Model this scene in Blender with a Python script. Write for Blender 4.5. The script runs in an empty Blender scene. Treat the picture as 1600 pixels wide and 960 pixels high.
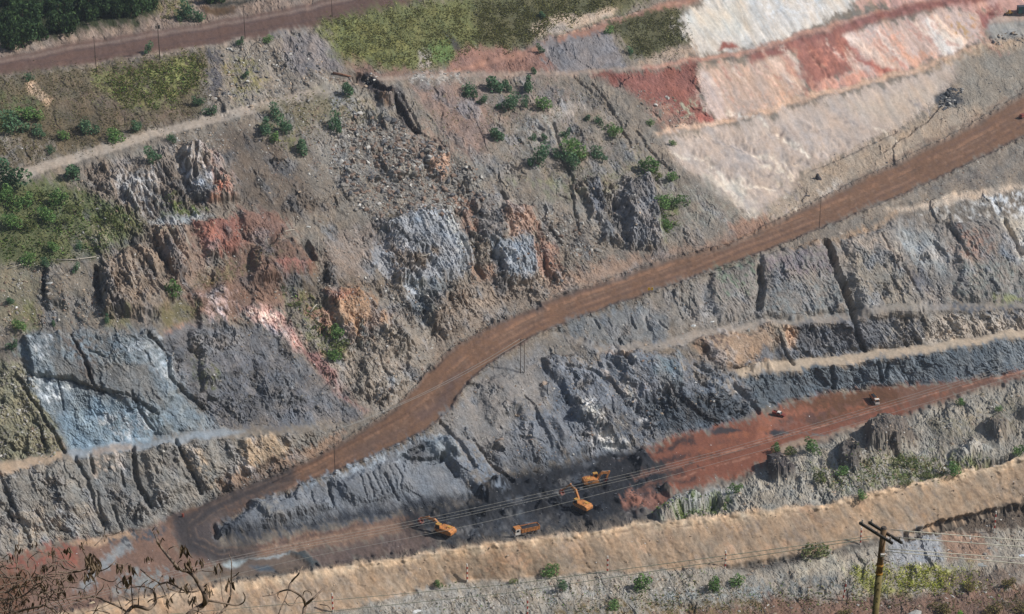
import bpy, bmesh, math, random
import numpy as np
from mathutils import Vector, Matrix, Euler
random.seed(7); RNG = np.random.RandomState(11)
SC = bpy.context.scene
COL = SC.collection

# ------------------------------------------------------------------ camera, sky, sun, exposure
H, PITCH, F = 355.0, math.radians(24.0), 3332.0
cam_d = bpy.data.cameras.new('camera'); cam = bpy.data.objects.new('camera', cam_d); COL.objects.link(cam)
cam.location = (0, 0, H); cam.rotation_euler = (math.pi/2 - PITCH, 0, 0)
cam_d.sensor_width = 36.0; cam_d.lens = 36.0*F/1600.0; cam_d.clip_start = 0.5; cam_d.clip_end = 20000
SC.camera = cam
SUN_EL, SUN_AZ = math.radians(43.0), math.radians(91.0)      # azimuth clockwise from +Y
w = bpy.data.worlds.new('World'); SC.world = w; w.use_nodes = True
nt = w.node_tree; bg = nt.nodes['Background']
sky = nt.nodes.new('ShaderNodeTexSky'); sky.sky_type = 'NISHITA'; sky.sun_disc = False
sky.sun_elevation = SUN_EL; sky.sun_rotation = SUN_AZ; sky.air_density = 1.0; sky.dust_density = 1.5
nt.links.new(sky.outputs[0], bg.inputs[0]); bg.inputs[1].default_value = 0.085
sun_d = bpy.data.lights.new('sun', 'SUN'); sun_d.energy = 4.1; sun_d.angle = math.radians(0.5); sun_d.color = (1.0, 0.97, 0.935)
sun = bpy.data.objects.new('sun', sun_d); COL.objects.link(sun)
SUN = Vector((math.cos(SUN_EL)*math.sin(SUN_AZ), math.cos(SUN_EL)*math.cos(SUN_AZ), math.sin(SUN_EL)))
sun.rotation_euler = SUN.to_track_quat('Z', 'Y').to_euler()
vs_ = SC.view_settings; vs_.view_transform = 'Standard'; vs_.look = 'None'; vs_.exposure = 0.0; vs_.gamma = 1.0
SC.cycles.max_bounces = 4; SC.cycles.diffuse_bounces = 2

# ------------------------------------------------------------------ survey: photograph bearing + height -> place in the world
CP, SP = math.cos(PITCH), math.sin(PITCH)
def bearing(u, v):
    a = (np.asarray(u, float)-800.0)/F; b = (480.0-np.asarray(v, float))/F
    return a, CP + b*SP, -SP + b*CP
def place(u, v, z):
    a, b, c = bearing(u, v); t = (np.asarray(z, float)-H)/c
    return np.stack([a*t, b*t, H + c*t], -1)
def range_pt(u, v, r):
    a, b, c = bearing(u, v); n = math.sqrt(a*a+b*b+c*c); return Vector((a*r/n, b*r/n, H+c*r/n))

# ------------------------------------------------------------------ noise
_perm = RNG.permutation(512).astype(np.int32); _perm = np.concatenate([_perm, _perm, _perm])
_ga = RNG.rand(512)*2*np.pi; _gx, _gy = np.cos(_ga).astype(np.float32), np.sin(_ga).astype(np.float32)
def hsh(ix, iy, s): return _perm[(_perm[(ix + s*37) & 511] + iy + s*11) & 511]
def gn(x, y, s=0):
    x = np.asarray(x, np.float32); y = np.asarray(y, np.float32)
    ix = np.floor(x).astype(np.int32); iy = np.floor(y).astype(np.int32); fx = x-ix; fy = y-iy
    ux = fx*fx*fx*(fx*(fx*6-15)+10); uy = fy*fy*fy*(fy*(fy*6-15)+10)
    def g(i, j):
        h = hsh(ix+i, iy+j, s); return _gx[h]*(fx-i)+_gy[h]*(fy-j)
    a = g(0,0); a = a + ux*(g(1,0)-a); b = g(0,1); b = b + ux*(g(1,1)-b)
    return (a + uy*(b-a))*1.5
def fbm(x, y, o=4, s=0, gain=0.55):
    r = 0; a = 1.0; t = 0
    for k in range(o):
        r = r + a*gn(x*2**k, y*2**k, s+k*3); t += a; a *= gain
    return r/t
_r1, _r2, _r3, _r4 = [RNG.rand(512).astype(np.float32) for _ in range(4)]
def facets(x, y, s=0):
    """tilted plane per cell: broken rock; also the gap between the two nearest cells"""
    x = np.asarray(x, np.float32); y = np.asarray(y, np.float32)
    ix = np.floor(x).astype(np.int32); iy = np.floor(y).astype(np.int32)
    d1 = np.full(x.shape, 9e9, np.float32); d2 = d1.copy(); out = np.zeros_like(x); tone = np.zeros_like(x)
    for i in (-1, 0, 1):
        for j in (-1, 0, 1):
            h = hsh(ix+i, iy+j, s); dx = x-(ix+i+_r1[h]); dy = y-(iy+j+_r2[h]); d = dx*dx+dy*dy
            hv = (_r3[h]-.5)*1.0 + (_r4[h]-.5)*2.2*dx + (_r1[(h+77)%512]-.5)*2.2*dy
            near = d < d1
            d2 = np.where(near, d1, np.minimum(d2, d)); out = np.where(near, hv, out); tone = np.where(near, _r4[(h+31)%512], tone)
            d1 = np.where(near, d, d1)
    return out, np.sqrt(d2)-np.sqrt(d1), tone
def sstep(a, b, x):
    t = np.clip((x-a)/(b-a), 0, 1); return t*t*(3-2*t)

# ------------------------------------------------------------------ lines of known height (photograph u, v, height in metres)
ROAD_LO = [(335,832,1.5),(345,815,2),(400,782,5),(470,755,8),(524,738,10.5),(600,703,14),(660,675,16.5),(705,640,19),(725,605,21),(755,575,23),(830,527,26),(900,497,28),(1000,463,31),(1100,427,34),(1200,390,37),(1300,350,40.5),(1400,308,44),(1500,263,48),(1600,212,53),(1840,80,64)]
ROAD_HI = [(250,826,1.5),(265,808,2.3),(350,775,5),(440,740,8),(500,712,10.5),(570,672,14),(620,638,17),(650,608,19),(670,580,21),(710,545,23.5),(770,510,26),(860,468,28.5),(950,440,31),(1050,405,34),(1140,385,36.5),(1200,355,38.5),(1300,305,42.5),(1400,258,46.5),(1500,208,51),(1600,150,56.5),(1840,10,68)]
BERM_CREST = [(-240,1010,4),(-40,985,5),(150,945,6),(400,907,6),(560,881,6),(700,859,7),(850,840,7),(1000,819,7),(1180,800,8),(1300,785,9),(1450,750,10),(1600,712,11),(1840,655,12)]
BERM_BACK = [(-240,996,0),(-40,970,0),(150,936,0),(400,898,0),(560,872,0),(700,846,0),(850,827,0),(990,808,0)]
BERM_BASE = [(-240,1090,-3),(100,1035,-3),(400,985,-3),(520,957,-3),(730,908,-3),(950,895,-3),(1133,887,-3),(1300,863,-3),(1450,827,-3),(1600,787,-3),(1840,735,-2)]
HILL_EDGE = [(1015,812,1.5),(1060,785,2),(1100,770,2),(1170,749,2),(1230,717,2),(1300,686,2),(1400,656,2),(1500,622,2),(1600,594,2),(1840,525,2)]
HILL_FOOT = [(1000,800,0),(1050,770,0),(1100,760,0),(1165,741,0),(1225,709,0),(1300,679,0),(1400,649,0),(1500,616,0),(1600,588,0),(1840,518,0)]
TOE = [(340,840,.8),(450,827,.2),(560,812,0),(640,800,0),(700,790,0),(740,772,0),(800,748,0),(850,740,0),(900,728,0),(960,706,0),(1000,703,0),(1040,686,0),(1120,666,0),(1180,648,0),(1210,634,0),(1280,617,0),(1400,604,0),(1500,597,0),(1600,582,0),(1840,540,0)]
TOE_L = [(-240,910,0),(0,872,0),(100,846,0),(200,833,1),(245,824,1.5)]
TRACK_LO = [(-240,332,82),(30,282,84),(130,250,85),(250,214,87),(350,189,88.5),(450,164,90),(512,145,91)]
TRACK_HI = [(-240,318,82.3),(30,264,84.5),(130,235,85.5),(250,200,87.5),(350,175,89),(450,149,90.5),(512,133,91.3)]
BENCH_F = [(512,133,91.3),(570,127,91.5),(640,123,90),(720,121,86.5),(800,119,83.5),(930,116,80.5),(1000,109,79.5),(1100,96,79),(1180,82,79),(1250,60,80),(1350,29,81),(1450,9,82),(1600,-24,84),(1840,-70,88)]
BENCH_F2 = [(570,121,91.8),(640,117,90.3),(720,115,86.8),(800,113,83.8),(930,110,80.8),(1000,102,79.8),(1100,89,79.3),(1180,74,79.3),(1250,52,80.3),(1350,21,81.3),(1450,1,82.3),(1600,-32,84.3),(1840,-80,88.3)]
REDROAD_LO = [(700,116,86.6),(760,103,85.6),(800,92,86),(900,64,87.5),(1000,32,89.5),(1095,0,91.5),(1200,-35,94)]
REDROAD_HI = [(760,96,86),(800,82,86.5),(900,52,88),(1000,20,90),(1080,-10,92),(1200,-50,94.5)]
UPROAD_LO = [(-240,158,106),(0,117,105),(150,98,104.5),(300,75,105),(400,60,105.5),(520,38,106),(640,5,108),(760,-40,111),(1000,-110,118)]
UPROAD_HI = [(-240,128,106.6),(0,91,105.7),(150,61,105.3),(300,40,105.8),(450,13,106.7),(560,-12,108),(1000,-150,119)]
BENCH_K = [(1018,214,62),(1130,195,61),(1250,162,61.5),(1350,135,62.5),(1450,107,64),(1520,83,66),(1570,65,68)]
BENCH_K2 = [(1025,206,62.3),(1130,187,61.3),(1250,153,61.8),(1350,126,62.8),(1450,98,64.3),(1510,76,66.3),(1545,62,68.2)]
BENCH_D = [(-240,786,19),(0,739,20),(100,719,20.5),(200,704,21),(350,684,20.5),(450,679,18.5),(540,665,15.5)]
BENCH_D2 = [(-240,768,19.4),(0,722,20.4),(100,705,21),(200,688,21.5),(330,671,21.3),(450,665,19.5)]
BENCH_A = [(1390,325,41.5),(1480,310,42.5),(1600,288,44),(1840,240,48)]
BENCH_A2 = [(1400,335,40.5),(1480,346,39.8),(1600,338,39.8),(1840,300,43)]
CLIFF_TOP = [(1110,432,32.5),(1190,405,35.5),(1290,378,38),(1350,365,39),(1400,345,40)]
BENCH_B = [(870,518,25),(940,541,22.5),(1000,536,22.5),(1050,527,22.5),(1100,515,22.5),(1200,501,21.5),(1300,492,20.6),(1400,480,21),(1500,475,20.5),(1600,474,18.7),(1840,450,19)]
BENCH_B2 = [(935,552,21.5),(1000,549,21.5),(1060,540,22),(1130,520,22),(1200,509,21),(1280,505,20.3),(1330,502,20.2),(1400,489,20.5),(1500,483,20),(1600,482,18),(1840,460,18)]
BENCH_C = [(1150,577,10),(1230,565,10),(1330,553,9.8),(1450,538,10.6),(1600,515,11.7),(1840,475,13)]
BENCH_C2 = [(1160,588,9.2),(1230,580,9.5),(1330,568,9.3),(1450,552,10),(1600,527,11),(1840,487,12.4)]
LINES = [ROAD_LO, ROAD_HI, BERM_CREST, BERM_BACK, BERM_BASE, HILL_EDGE, HILL_FOOT, TOE, TOE_L, TRACK_LO, TRACK_HI, BENCH_F, BENCH_F2,
 REDROAD_LO, REDROAD_HI, UPROAD_LO, UPROAD_HI, BENCH_K, BENCH_K2, BENCH_D, BENCH_D2, BENCH_A, BENCH_A2, CLIFF_TOP, BENCH_B, BENCH_B2, BENCH_C, BENCH_C2,
 [(-240,1100,-4),(1840,1100,-4)], [(-240,1000,-4),(-240,1100,-4)], [(600,960,-4),(1600,960,-4.5),(1840,900,-4)],
 [(340,868,.3),(400,880,0)], [(650,825,0),(850,815,0),(950,770,0)], [(1040,760,0),(1300,660,0),(1600,586,0)], [(270,880,.3),(180,900,0),(0,930,0)], [(300,840,1),(280,850,.8)],
 [(990,624,9.5),(1060,620,10),(1120,612,10)], [(50,520,50.5),(150,517,50.5),(240,522,50.5)], [(50,511,51.2),(160,509,51.2),(230,514,51)],
 [(40,590,40),(110,606,36.5),(180,622,34),(250,648,29)], [(1540,32,74),(1600,29,74),(1840,0,78)], [(1546,26,74.2),(1600,23,74.2)], [(1540,64,68),(1600,60,69)],
 [(-240,60,110),(0,72,108.5),(150,45,108),(300,22,107.5)], [(-240,-160,124),(400,-160,124),(1000,-200,128),(1840,-160,104)],
 [(1200,0,89),(1340,-10,88)], [(-240,-700,200),(1840,-700,205)], [(-240,-400,160),(1840,-400,165)]]

# ------------------------------------------------------------------ solve the smooth ground between the lines
CU0, CU1, CV0, CV1 = -240.0, 1840.0, -700.0, 1100.0
def solve(step, guess, iters):
    nu, nv = int((CU1-CU0)/step)+1, int((CV1-CV0)/step)+1
    fix = np.zeros((nv, nu), bool); val = np.zeros((nv, nu)); cnt = np.zeros((nv, nu))
    for L in LINES:
        for (a, b) in zip(L[:-1], L[1:]):
            n = max(2, int(math.hypot(b[0]-a[0], b[1]-a[1])/step*2)+1); t = np.linspace(0, 1, n)
            iu = np.round((a[0]+(b[0]-a[0])*t-CU0)/step).astype(int); iv = np.round((a[1]+(b[1]-a[1])*t-CV0)/step).astype(int)
            zz = a[2]+(b[2]-a[2])*t; ok = (iu >= 0)&(iu < nu)&(iv >= 0)&(iv < nv)
            np.add.at(val, (iv[ok], iu[ok]), zz[ok]); np.add.at(cnt, (iv[ok], iu[ok]), 1)
    fix = cnt > 0; val[fix] /= cnt[fix]
    z = guess if guess is not None else np.full((nv, nu), 40.0)
    z[fix] = val[fix]
    for _ in range(iters):
        p = np.pad(z, 1, mode='edge'); n = .25*(p[:-2,1:-1]+p[2:,1:-1]+p[1:-1,:-2]+p[1:-1,2:])
        z = np.where(fix, val, n)
    return z
def resamp(z, s0, s1):
    nu, nv = int((CU1-CU0)/s1)+1, int((CV1-CV0)/s1)+1
    return bil(z, np.arange(nu)[None, :]*s1/s0+0*np.arange(nv)[:, None], np.arange(nv)[:, None]*s1/s0+0*np.arange(nu)[None, :])
def bil(z, x, y):
    nv, nu = z.shape[:2]; x = np.clip(x, 0, nu-1.001); y = np.clip(y, 0, nv-1.001); i = x.astype(int); j = y.astype(int); fx = x-i; fy = y-j
    if z.ndim == 3: fx = fx[..., None]; fy = fy[..., None]
    return (z[j, i]*(1-fx)+z[j, i+1]*fx)*(1-fy)+(z[j+1, i]*(1-fx)+z[j+1, i+1]*fx)*fy
zc = solve(40, None, 400); zc = solve(20, resamp(zc, 40, 20), 300); zc = solve(10, resamp(zc, 20, 10), 250); zc = solve(5, resamp(zc, 10, 5), 200)
def axis(lo, hi, far_lo, far_hi, st=1.6):
    a = np.arange(lo, hi, st); out = [a]
    s = st; x = lo; pre = []
    while x > far_lo: s = min(s*1.12, 40); x -= s; pre.append(max(x, far_lo))
    s = st; x = a[-1]; post = []
    while x < far_hi: s = min(s*1.12, 40); x += s; post.append(min(x, far_hi))
    return np.concatenate([pre[::-1], a, post])
US = axis(-150, 1750, CU0, CU1); VS = axis(-60, 1000, CV0, CV1)
U, V = np.meshgrid(US, VS); NV, NU = U.shape
Z = bil(zc, (U-CU0)/5, (V-CV0)/5)
U = U.astype(np.float32); V = V.astype(np.float32)

# ------------------------------------------------------------------ painting tools over the survey sheet
WU = U + 11*fbm(U/42, V/42, 5, 1, .65); WV = V + 11*fbm(U/42, V/42, 5, 20, .65)
JU = U + 5*fbm(U/26, V/26, 4, 81, .75); JV = V + 5*fbm(U/26, V/26, 4, 91, .75)
def window(pts, m):
    p = np.array([q[:2] for q in pts], float)
    i0, i1 = np.searchsorted(US, [p[:,0].min()-m, p[:,0].max()+m]); j0, j1 = np.searchsorted(VS, [p[:,1].min()-m, p[:,1].max()+m])
    return slice(max(j0-1, 0), j1+1), slice(max(i0-1, 0), i1+1)
def segd(u, v, pts, closed):
    d = np.full(u.shape, 1e9, np.float32); q = list(pts) + ([pts[0]] if closed else [])
    for a, b in zip(q[:-1], q[1:]):
        ex, ey = b[0]-a[0], b[1]-a[1]; l2 = ex*ex+ey*ey+1e-6
        t = np.clip(((u-a[0])*ex+(v-a[1])*ey)/l2, 0, 1); d = np.minimum(d, (u-a[0]-t*ex)**2+(v-a[1]-t*ey)**2)
    return np.sqrt(d)
def inside(u, v, pts):
    r = np.zeros(u.shape, bool); n = len(pts)
    for k in range(n):
        (x0, y0), (x1, y1) = pts[k][:2], pts[(k+1) % n][:2]
        if y0 == y1: continue
        c = ((y0 > v) != (y1 > v)) & (u < (x1-x0)*(v-y0)/(y1-y0)+x0); r ^= c
    return r
def poly_mask(pts, soft=6, warp=1.0, fray=0.0):
    s = window(pts, soft+14); u = U[s]+warp*(WU[s]-U[s]); v = V[s]+warp*(WV[s]-V[s])
    d = segd(u, v, pts, True); d = np.where(inside(u, v, pts), d, -d) + (fray*FRAY[s] if fray else 0)
    return s, sstep(-soft, soft, d)
def line_mask(pts, width, soft=3, warp=1.0):
    s = window(pts, width+soft+14); u = U[s]+warp*(WU[s]-U[s]); v = V[s]+warp*(WV[s]-V[s])
    d = segd(u, v, pts, False); return s, 1-sstep(width/2-soft, width/2+soft, d)
def lin(c):
    c = np.array(c, float)/255; return np.where(c <= .04045, c/12.92, ((c+.055)/1.055)**2.4)
KALB = 1.08
RGB = np.zeros((NV, NU, 3), np.float32); RGB[:] = lin((120,112,102))
AMP = np.full((NV, NU), 0.33, np.float32); DISP = np.zeros((NV, NU), np.float32); GUL = np.full((NV, NU), 0.3, np.float32)
MOT = np.full((NV, NU), 1.0, np.float32)
N1 = fbm(U/60, V/60, 4, 40); N2 = fbm(U/9, V/9, 3, 50)
FRAY = 20*fbm((.84*U-.54*V)/9, (.54*U+.84*V)/34, 4, 111, .65)+5*N2
def earth(c):
    if len(c) == 4: return lin(c[:3])
    l = lin(c); g = l @ np.array([.3,.6,.1]); sat = 1-l.min()/max(l.max(), 1e-4); return g + (l-g)*(.93-.62*max(0, sat-.55))
def P(c, pts, soft=6, warp=1.0, a=1.0, patchy=0.0):
    s, m = poly_mask(pts, soft*1.15, warp, min(1., soft/6.)*(warp if warp < .9 else 1) if soft > 4 else 0)
    if patchy: m = m*sstep(-patchy*.25, patchy*.25, N2[s]+.7*N1[s]+.12-.12*patchy+.03*FRAY[s])
    m = (m*a)[..., None]; RGB[s] = RGB[s]*(1-m)+earth(c)*m
def L(c, width, pts, soft=3, warp=1.0, a=1.0, patchy=0.0):
    s, m = line_mask(pts, width, soft, warp)
    if patchy: m = m*sstep(-patchy*.25, patchy*.25, N2[s]+.7*N1[s]+.1)
    m = (m*a)[..., None]; RGB[s] = RGB[s]*(1-m)+earth(c)*m
def A(amp, pts, gul=None, mot=None, soft=8):
    s, m = poly_mask(pts, soft, 1.0); AMP[s] = AMP[s]*(1-m)+amp*m
    if gul is not None: GUL[s] = GUL[s]*(1-m)+gul*m
    if mot is not None: MOT[s] = MOT[s]*(1-m)+mot*m
def cut(depth, width, pts, soft=None, warp=1.0):          # positive depth goes into the slope
    s = window(pts, width+20); d = segd(U[s]+warp*(JU[s]-U[s]), V[s]+warp*(JV[s]-V[s]), pts, False)
    wd = width*(1+.5*N2[s]); so = soft or 1.6; DISP[s] -= depth*(1+.5*N2[s])*(1-sstep(wd/2-so, wd/2+so, d))
def lump(h, pts, soft=8, warp=1.0):
    s, m = poly_mask(pts, soft, warp); DISP[s] += h*m
def strip(lo, hi): return [p[:2] for p in lo] + [p[:2] for p in hi][::-1]
# ------------------------------------------------------------------ what the ground is made of, with light and shade painted in at places (colour of the material as the photograph shows it)
# --- beyond and under the upper road
P((132,116,104), [(-240,-160),(700,-160),(640,0),(0,110),(-240,150)], 10)
P((96,96,62), [(-240,-700),(1840,-700),(1840,-120),(1000,-60),(640,-8),(400,-30),(-240,-40)], 20)
P((52,56,38), [(-240,-160),(262,-160),(255,0),(245,22),(215,38),(130,50),(75,62),(0,72),(-240,90)], 8)
P((120,112,80), [(240,0),(300,0),(305,18),(275,30),(245,25)], 6, patchy=1)
P((92,72,52), [(312,12),(345,8),(372,10),(368,20),(340,25),(318,20)], 3)
P((60,60,55), [(318,0),(400,0),(380,8),(320,9)], 4)
L((140,124,112), 12, [(0,98),(150,70),(300,48),(400,28)], 5, patchy=1)
P((100,80,72,1), strip(UPROAD_LO, UPROAD_HI), 4, .4)
L((126,108,98), 5, [(0,97),(150,69),(330,41),(450,20),(560,-5)], 3, .4)
L((92,76,72), 2, [(0,102),(150,74),(330,46),(450,25),(560,0)], 1.5, .4)
L((88,72,68), 3, [(60,100),(200,80),(420,45),(560,15)], 2, .4, .6)
L((150,134,120), 6, [(140,100),(230,88),(330,72),(420,57),(520,36)], 4, patchy=1)
# --- slope under the upper road, left
P((100,91,73), [(-240,165),(0,120),(150,101),(330,76),(345,130),(320,175),(250,195),(130,232),(30,262),(-240,320)], 8)
P((108,94,86), [(70,125),(200,150),(280,170),(300,185),(210,200),(110,180)], 12, a=.6, patchy=1)
P((92,82,66), [(100,150),(190,175),(180,215),(60,240),(40,190)], 10, a=.7)
P((116,116,70), [(150,117),(230,105),(312,88),(320,130),(250,168),(205,166),(150,138)], 10, patchy=1.2)
P((128,130,62), [(205,110),(300,95),(300,125),(220,140)], 9, a=.7, patchy=1)
P((180,155,130), [(38,123),(53,124),(80,155),(74,168),(66,160),(50,145)], 4)
P((86,92,60), [(0,148),(65,155),(70,205),(20,215),(-20,240),(-30,150)], 8, a=.8, patchy=1)
P((124,116,106), [(0,210),(60,215),(90,235),(30,262),(0,268)], 8, patchy=1)
# --- rocky shoulder
P((128,120,110), [(328,76),(400,62),(500,42),(530,110),(505,136),(400,164),(330,182),(318,130)], 8)
P((118,112,80), [(340,100),(400,90),(420,130),(370,160)], 10, patchy=1.2)
P((84,82,84), [(324,78),(340,80),(345,140),(336,145),(326,110)], 5)
P((120,114,112), [(432,58),(500,50),(542,108),(470,120),(440,90)], 7)
P((164,151,136), strip(TRACK_LO, TRACK_HI), 2.5, .5)
L((166,152,136), 4, [(130,238),(250,204),(350,180),(500,138)], 3, patchy=.8)
P((150,142,124), [(480,138),(520,128),(545,130),(520,142)], 4)
# --- green slope
P((100,104,64), [(495,36),(640,2),(740,-10),(1015,-10),(955,25),(885,36),(832,60),(800,76),(742,75),(715,100),(640,112),(560,106),(530,86)], 11)
P((118,120,58), [(500,38),(560,28),(640,60),(630,100),(560,98),(530,80)], 12, patchy=1)
P((88,86,62), [(738,0),(1015,-10),(955,25),(885,36),(832,60),(800,76),(745,68)], 10)
P((110,108,60), [(560,40),(700,15),(735,30),(730,70),(600,90)], 14, a=.7, patchy=1.2)
P((96,118,58), [(672,72),(700,62),(715,84),(700,98),(672,95)], 5)
P((150,142,138), [(655,75),(672,78),(675,100),(655,105)], 4, patchy=1)
P((72,70,66), [(690,50),(705,58),(725,80),(722,90),(708,76)], 4)
P((122,100,88), [(540,92),(600,108),(700,108),(705,120),(560,126)], 6)
P((134,102,90), [(718,76),(745,72),(800,79),(832,70),(860,62),(940,40),(930,105),(840,118),(720,119),(692,112)], 7)
P((120,90,78), [(800,85),(840,100),(840,116),(770,116)], 6, patchy=1)
P((172,154,136), [(828,42),(870,26),(965,14),(960,24),(890,45),(835,58)], 4)
P((150,142,134), [(850,45),(880,38),(890,45),(855,55)], 4)
P((154,114,96), strip(REDROAD_LO, REDROAD_HI), 4, .6)
L((172,136,116), 3, [(870,58),(960,30),(1060,4)], 2, patchy=.8)
P((124,120,120), [(832,68),(880,60),(950,52),(985,106),(930,112),(872,114),(850,90)], 5)
L((90,86,86), 3, [(866,62),(872,85),(880,108)], 2)
P((88,86,62), [(955,37),(1010,20),(1066,12),(1082,70),(1040,80),(1010,93),(985,82)], 5)
P((150,146,140), [(1048,35),(1066,30),(1075,55),(1055,55)], 5, patchy=1)
P((160,140,122), [(1000,95),(1040,80),(1090,72),(1090,86),(1020,102)], 5)
# --- white clay at the top, benches of red and pink clay
P((194,187,177), [(1064,26),(1095,2),(1110,-40),(1400,-60),(1345,0),(1262,48),(1180,76),(1095,84),(1080,62)], 5)
P((205,203,200), [(1160,-20),(1300,-40),(1290,10),(1200,40)], 20, a=.7, patchy=1)
P((200,190,172), [(1070,20),(1160,0),(1170,50),(1100,60)], 16, a=.7)
P((172,138,124), [(1325,5),(1350,-20),(1380,0),(1345,14)], 5)
P((188,148,136), [(1345,0),(1400,-60),(1840,-120),(1840,10),(1600,24),(1545,25),(1460,10)], 6)
P((176,136,118), strip(BENCH_F[6:], BENCH_F2[5:]), 3)
P((152,134,120), strip(BENCH_F[:7], BENCH_F2[:6]), 4)
P((150,84,68), [(1120,78),(1130,66),(1145,66),(1155,74)], 3)
P((140,88,76), [(922,120),(1000,112),(1090,101),(1094,150),(1120,190),(1060,190),(1030,170),(985,150),(950,128)], 5)
P((128,72,60), [(935,118),(975,116),(975,130),(950,130)], 4)
P((142,112,98), [(985,150),(1040,160),(1092,172),(1118,192),(1030,206),(1005,200)], 8, patchy=1)
P((152,148,128), [(1060,165),(1090,155),(1100,172),(1075,180)], 6, patchy=1)
P((158,88,72), [(1085,178),(1110,178),(1120,191),(1090,192)], 4)
P((178,154,138), [(1091,106),(1160,96),(1243,80),(1268,150),(1200,176),(1122,191),(1096,150)], 5)
P((184,148,126), [(1160,150),(1200,150),(1240,130),(1262,152),(1200,175),(1150,180)], 9, a=.7, patchy=1)
P((188,168,158), [(1092,112),(1120,130),(1140,185),(1122,190),(1097,150)], 6)
P((144,94,82), [(1240,72),(1335,40),(1360,70),(1335,108),(1270,150),(1255,118)], 6)
P((172,108,90), [(1265,80),(1310,60),(1330,95),(1290,120)], 10, patchy=1)
P((186,162,150), [(1315,52),(1400,34),(1480,16),(1547,26),(1545,52),(1500,82),(1400,112),(1268,151),(1290,128),(1334,106),(1318,70)], 5)
P((190,138,118), [(1275,130),(1330,112),(1390,112),(1270,152)], 6)
L((168,96,80), 7, [(1318,62),(1340,90),(1370,108),(1398,112)], 4)
L((208,186,172), 9, [(1325,55),(1350,75),(1395,106)], 4)
P((200,158,140), [(1345,50),(1400,40),(1420,90),(1400,108)], 8, patchy=1)
P((208,198,188), [(1440,36),(1462,30),(1512,64),(1500,78),(1475,88)], 5)
L((226,198,176), 5, [(1462,30),(1490,50),(1508,66)], 3)
P((182,142,98), [(1484,32),(1524,28),(1532,46),(1512,64),(1495,50)], 5, patchy=1)
P((198,150,124), [(1415,86),(1455,84),(1462,92),(1420,106)], 5)
P((142,92,84), [(1535,15),(1560,10),(1545,50),(1532,40)], 6)
L((138,90,80), 16, [(1180,90),(1250,68),(1290,56),(1350,34),(1400,20),(1480,5),(1540,-8)], 6)
P((190,160,136), strip(BENCH_K, BENCH_K2), 3)
P((168,146,122), [(1440,110),(1500,86),(1560,52),(1600,62),(1600,80),(1520,92),(1490,115)], 7)
P((150,146,138), [(1543,36),(1600,32),(1840,10),(1840,50),(1600,58),(1548,62)], 4)
P((170,150,136), [(1546,30),(1600,26),(1600,33),(1546,36)], 3)
# --- pale clay slope and the apron above the haul road
P((176,160,147), [(1030,216),(1130,198),(1250,168),(1350,141),(1450,112),(1510,92),(1492,125),(1462,160),(1402,200),(1332,236),(1262,266),(1240,302),(1182,338),(1150,322),(1100,292),(1050,252)], 6)
P((172,160,152), [(1060,235),(1160,215),(1280,190),(1300,230),(1200,265),(1140,275)], 18, a=.75, patchy=1.3)
P((194,176,156), [(1200,262),(1250,255),(1245,290),(1190,300)], 10, patchy=.6)
P((198,187,171), [(1090,275),(1160,285),(1185,335),(1150,322),(1100,292)], 10)
P((184,166,146), [(1320,165),(1420,140),(1480,115),(1470,150),(1400,195)], 14, a=.6)
P((156,140,122), [(1262,268),(1332,238),(1402,202),(1465,160),(1520,110),(1600,100),(1600,150),(1500,206),(1300,303),(1205,350),(1185,336),(1240,302)], 8)
P((134,126,114), [(1495,95),(1600,72),(1840,20),(1840,60),(1600,145),(1540,180),(1500,170)], 12)
P((170,160,148), [(1280,300),(1310,285),(1330,290),(1290,310)], 6)
P((188,176,160), [(1150,322),(1185,336),(1205,350),(1180,350),(1155,335)], 6)
L((126,110,96), 7, [(1310,295),(1400,248),(1500,198),(1600,140)], 5, patchy=1)
P((72,74,76), [(1465,145),(1490,140),(1508,158),(1490,168),(1462,160)], 4)
for k in range(80):
    x, y = RNG.uniform(1050, 1440), RNG.uniform(150, 320); ln = RNG.uniform(30, 90); c_ = [(152,140,132),(170,156,146),(214,202,184),(140,130,124)][RNG.randint(4)]
    if inside(np.array([x+ln*.4]), np.array([y+ln*.2]), [(1030,216),(1250,168),(1510,92),(1462,160),(1332,236),(1240,302),(1182,338),(1100,292)])[0]: L(c_, RNG.uniform(3, 9), [(x, y), (x+ln*.45, y+ln*.12), (x+ln*.9, y+ln*.42)], 4, 1.7, .85, .8)
for k in range(60):
    x = RNG.uniform(1095, 1530); y = 105-.24*(x-1095)+RNG.uniform(-4, 30); ln = RNG.uniform(25, 70); c_ = [(206,176,158),(178,120,102),(214,196,180),(160,104,90),(190,150,130)][RNG.randint(5)]
    L(c_, RNG.uniform(2.5, 6), [(x, y), (x+ln*.35, y+ln*.4), (x+ln*.8, y+ln*.75)], 3, 1.3, .55, .8)
# --- middle hillside
P((124,116,106), [(560,128),(920,120),(1000,150),(1050,250),(1150,322),(1160,350),(1120,385),(900,440),(760,500),(640,620),(560,560)], 10)
P((132,110,100), [(640,132),(720,126),(760,140),(770,210),(740,270),(690,200)], 12, a=.8)
P((134,112,102), [(760,122),(850,122),(900,160),(850,230),(790,200)], 18, a=.6, patchy=1)
P((128,122,113), [(480,170),(580,180),(650,200),(770,270),(745,330),(560,332),(500,260)], 10)
P((130,108,96), [(640,180),(720,230),(700,250),(620,230)], 12, a=.6, patchy=1)
P((120,112,92), [(400,170),(500,150),(560,150),(600,180),(500,190),(440,210)], 10)
P((112,110,78), [(410,195),(460,200),(480,240),(440,235)], 10, patchy=1)
P((104,94,84), [(345,200),(400,205),(440,230),(470,270),(515,330),(440,345),(370,335),(325,270),(330,220)], 10)
P((134,128,118), [(500,130),(560,135),(590,190),(540,180)], 10, patchy=1)
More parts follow.
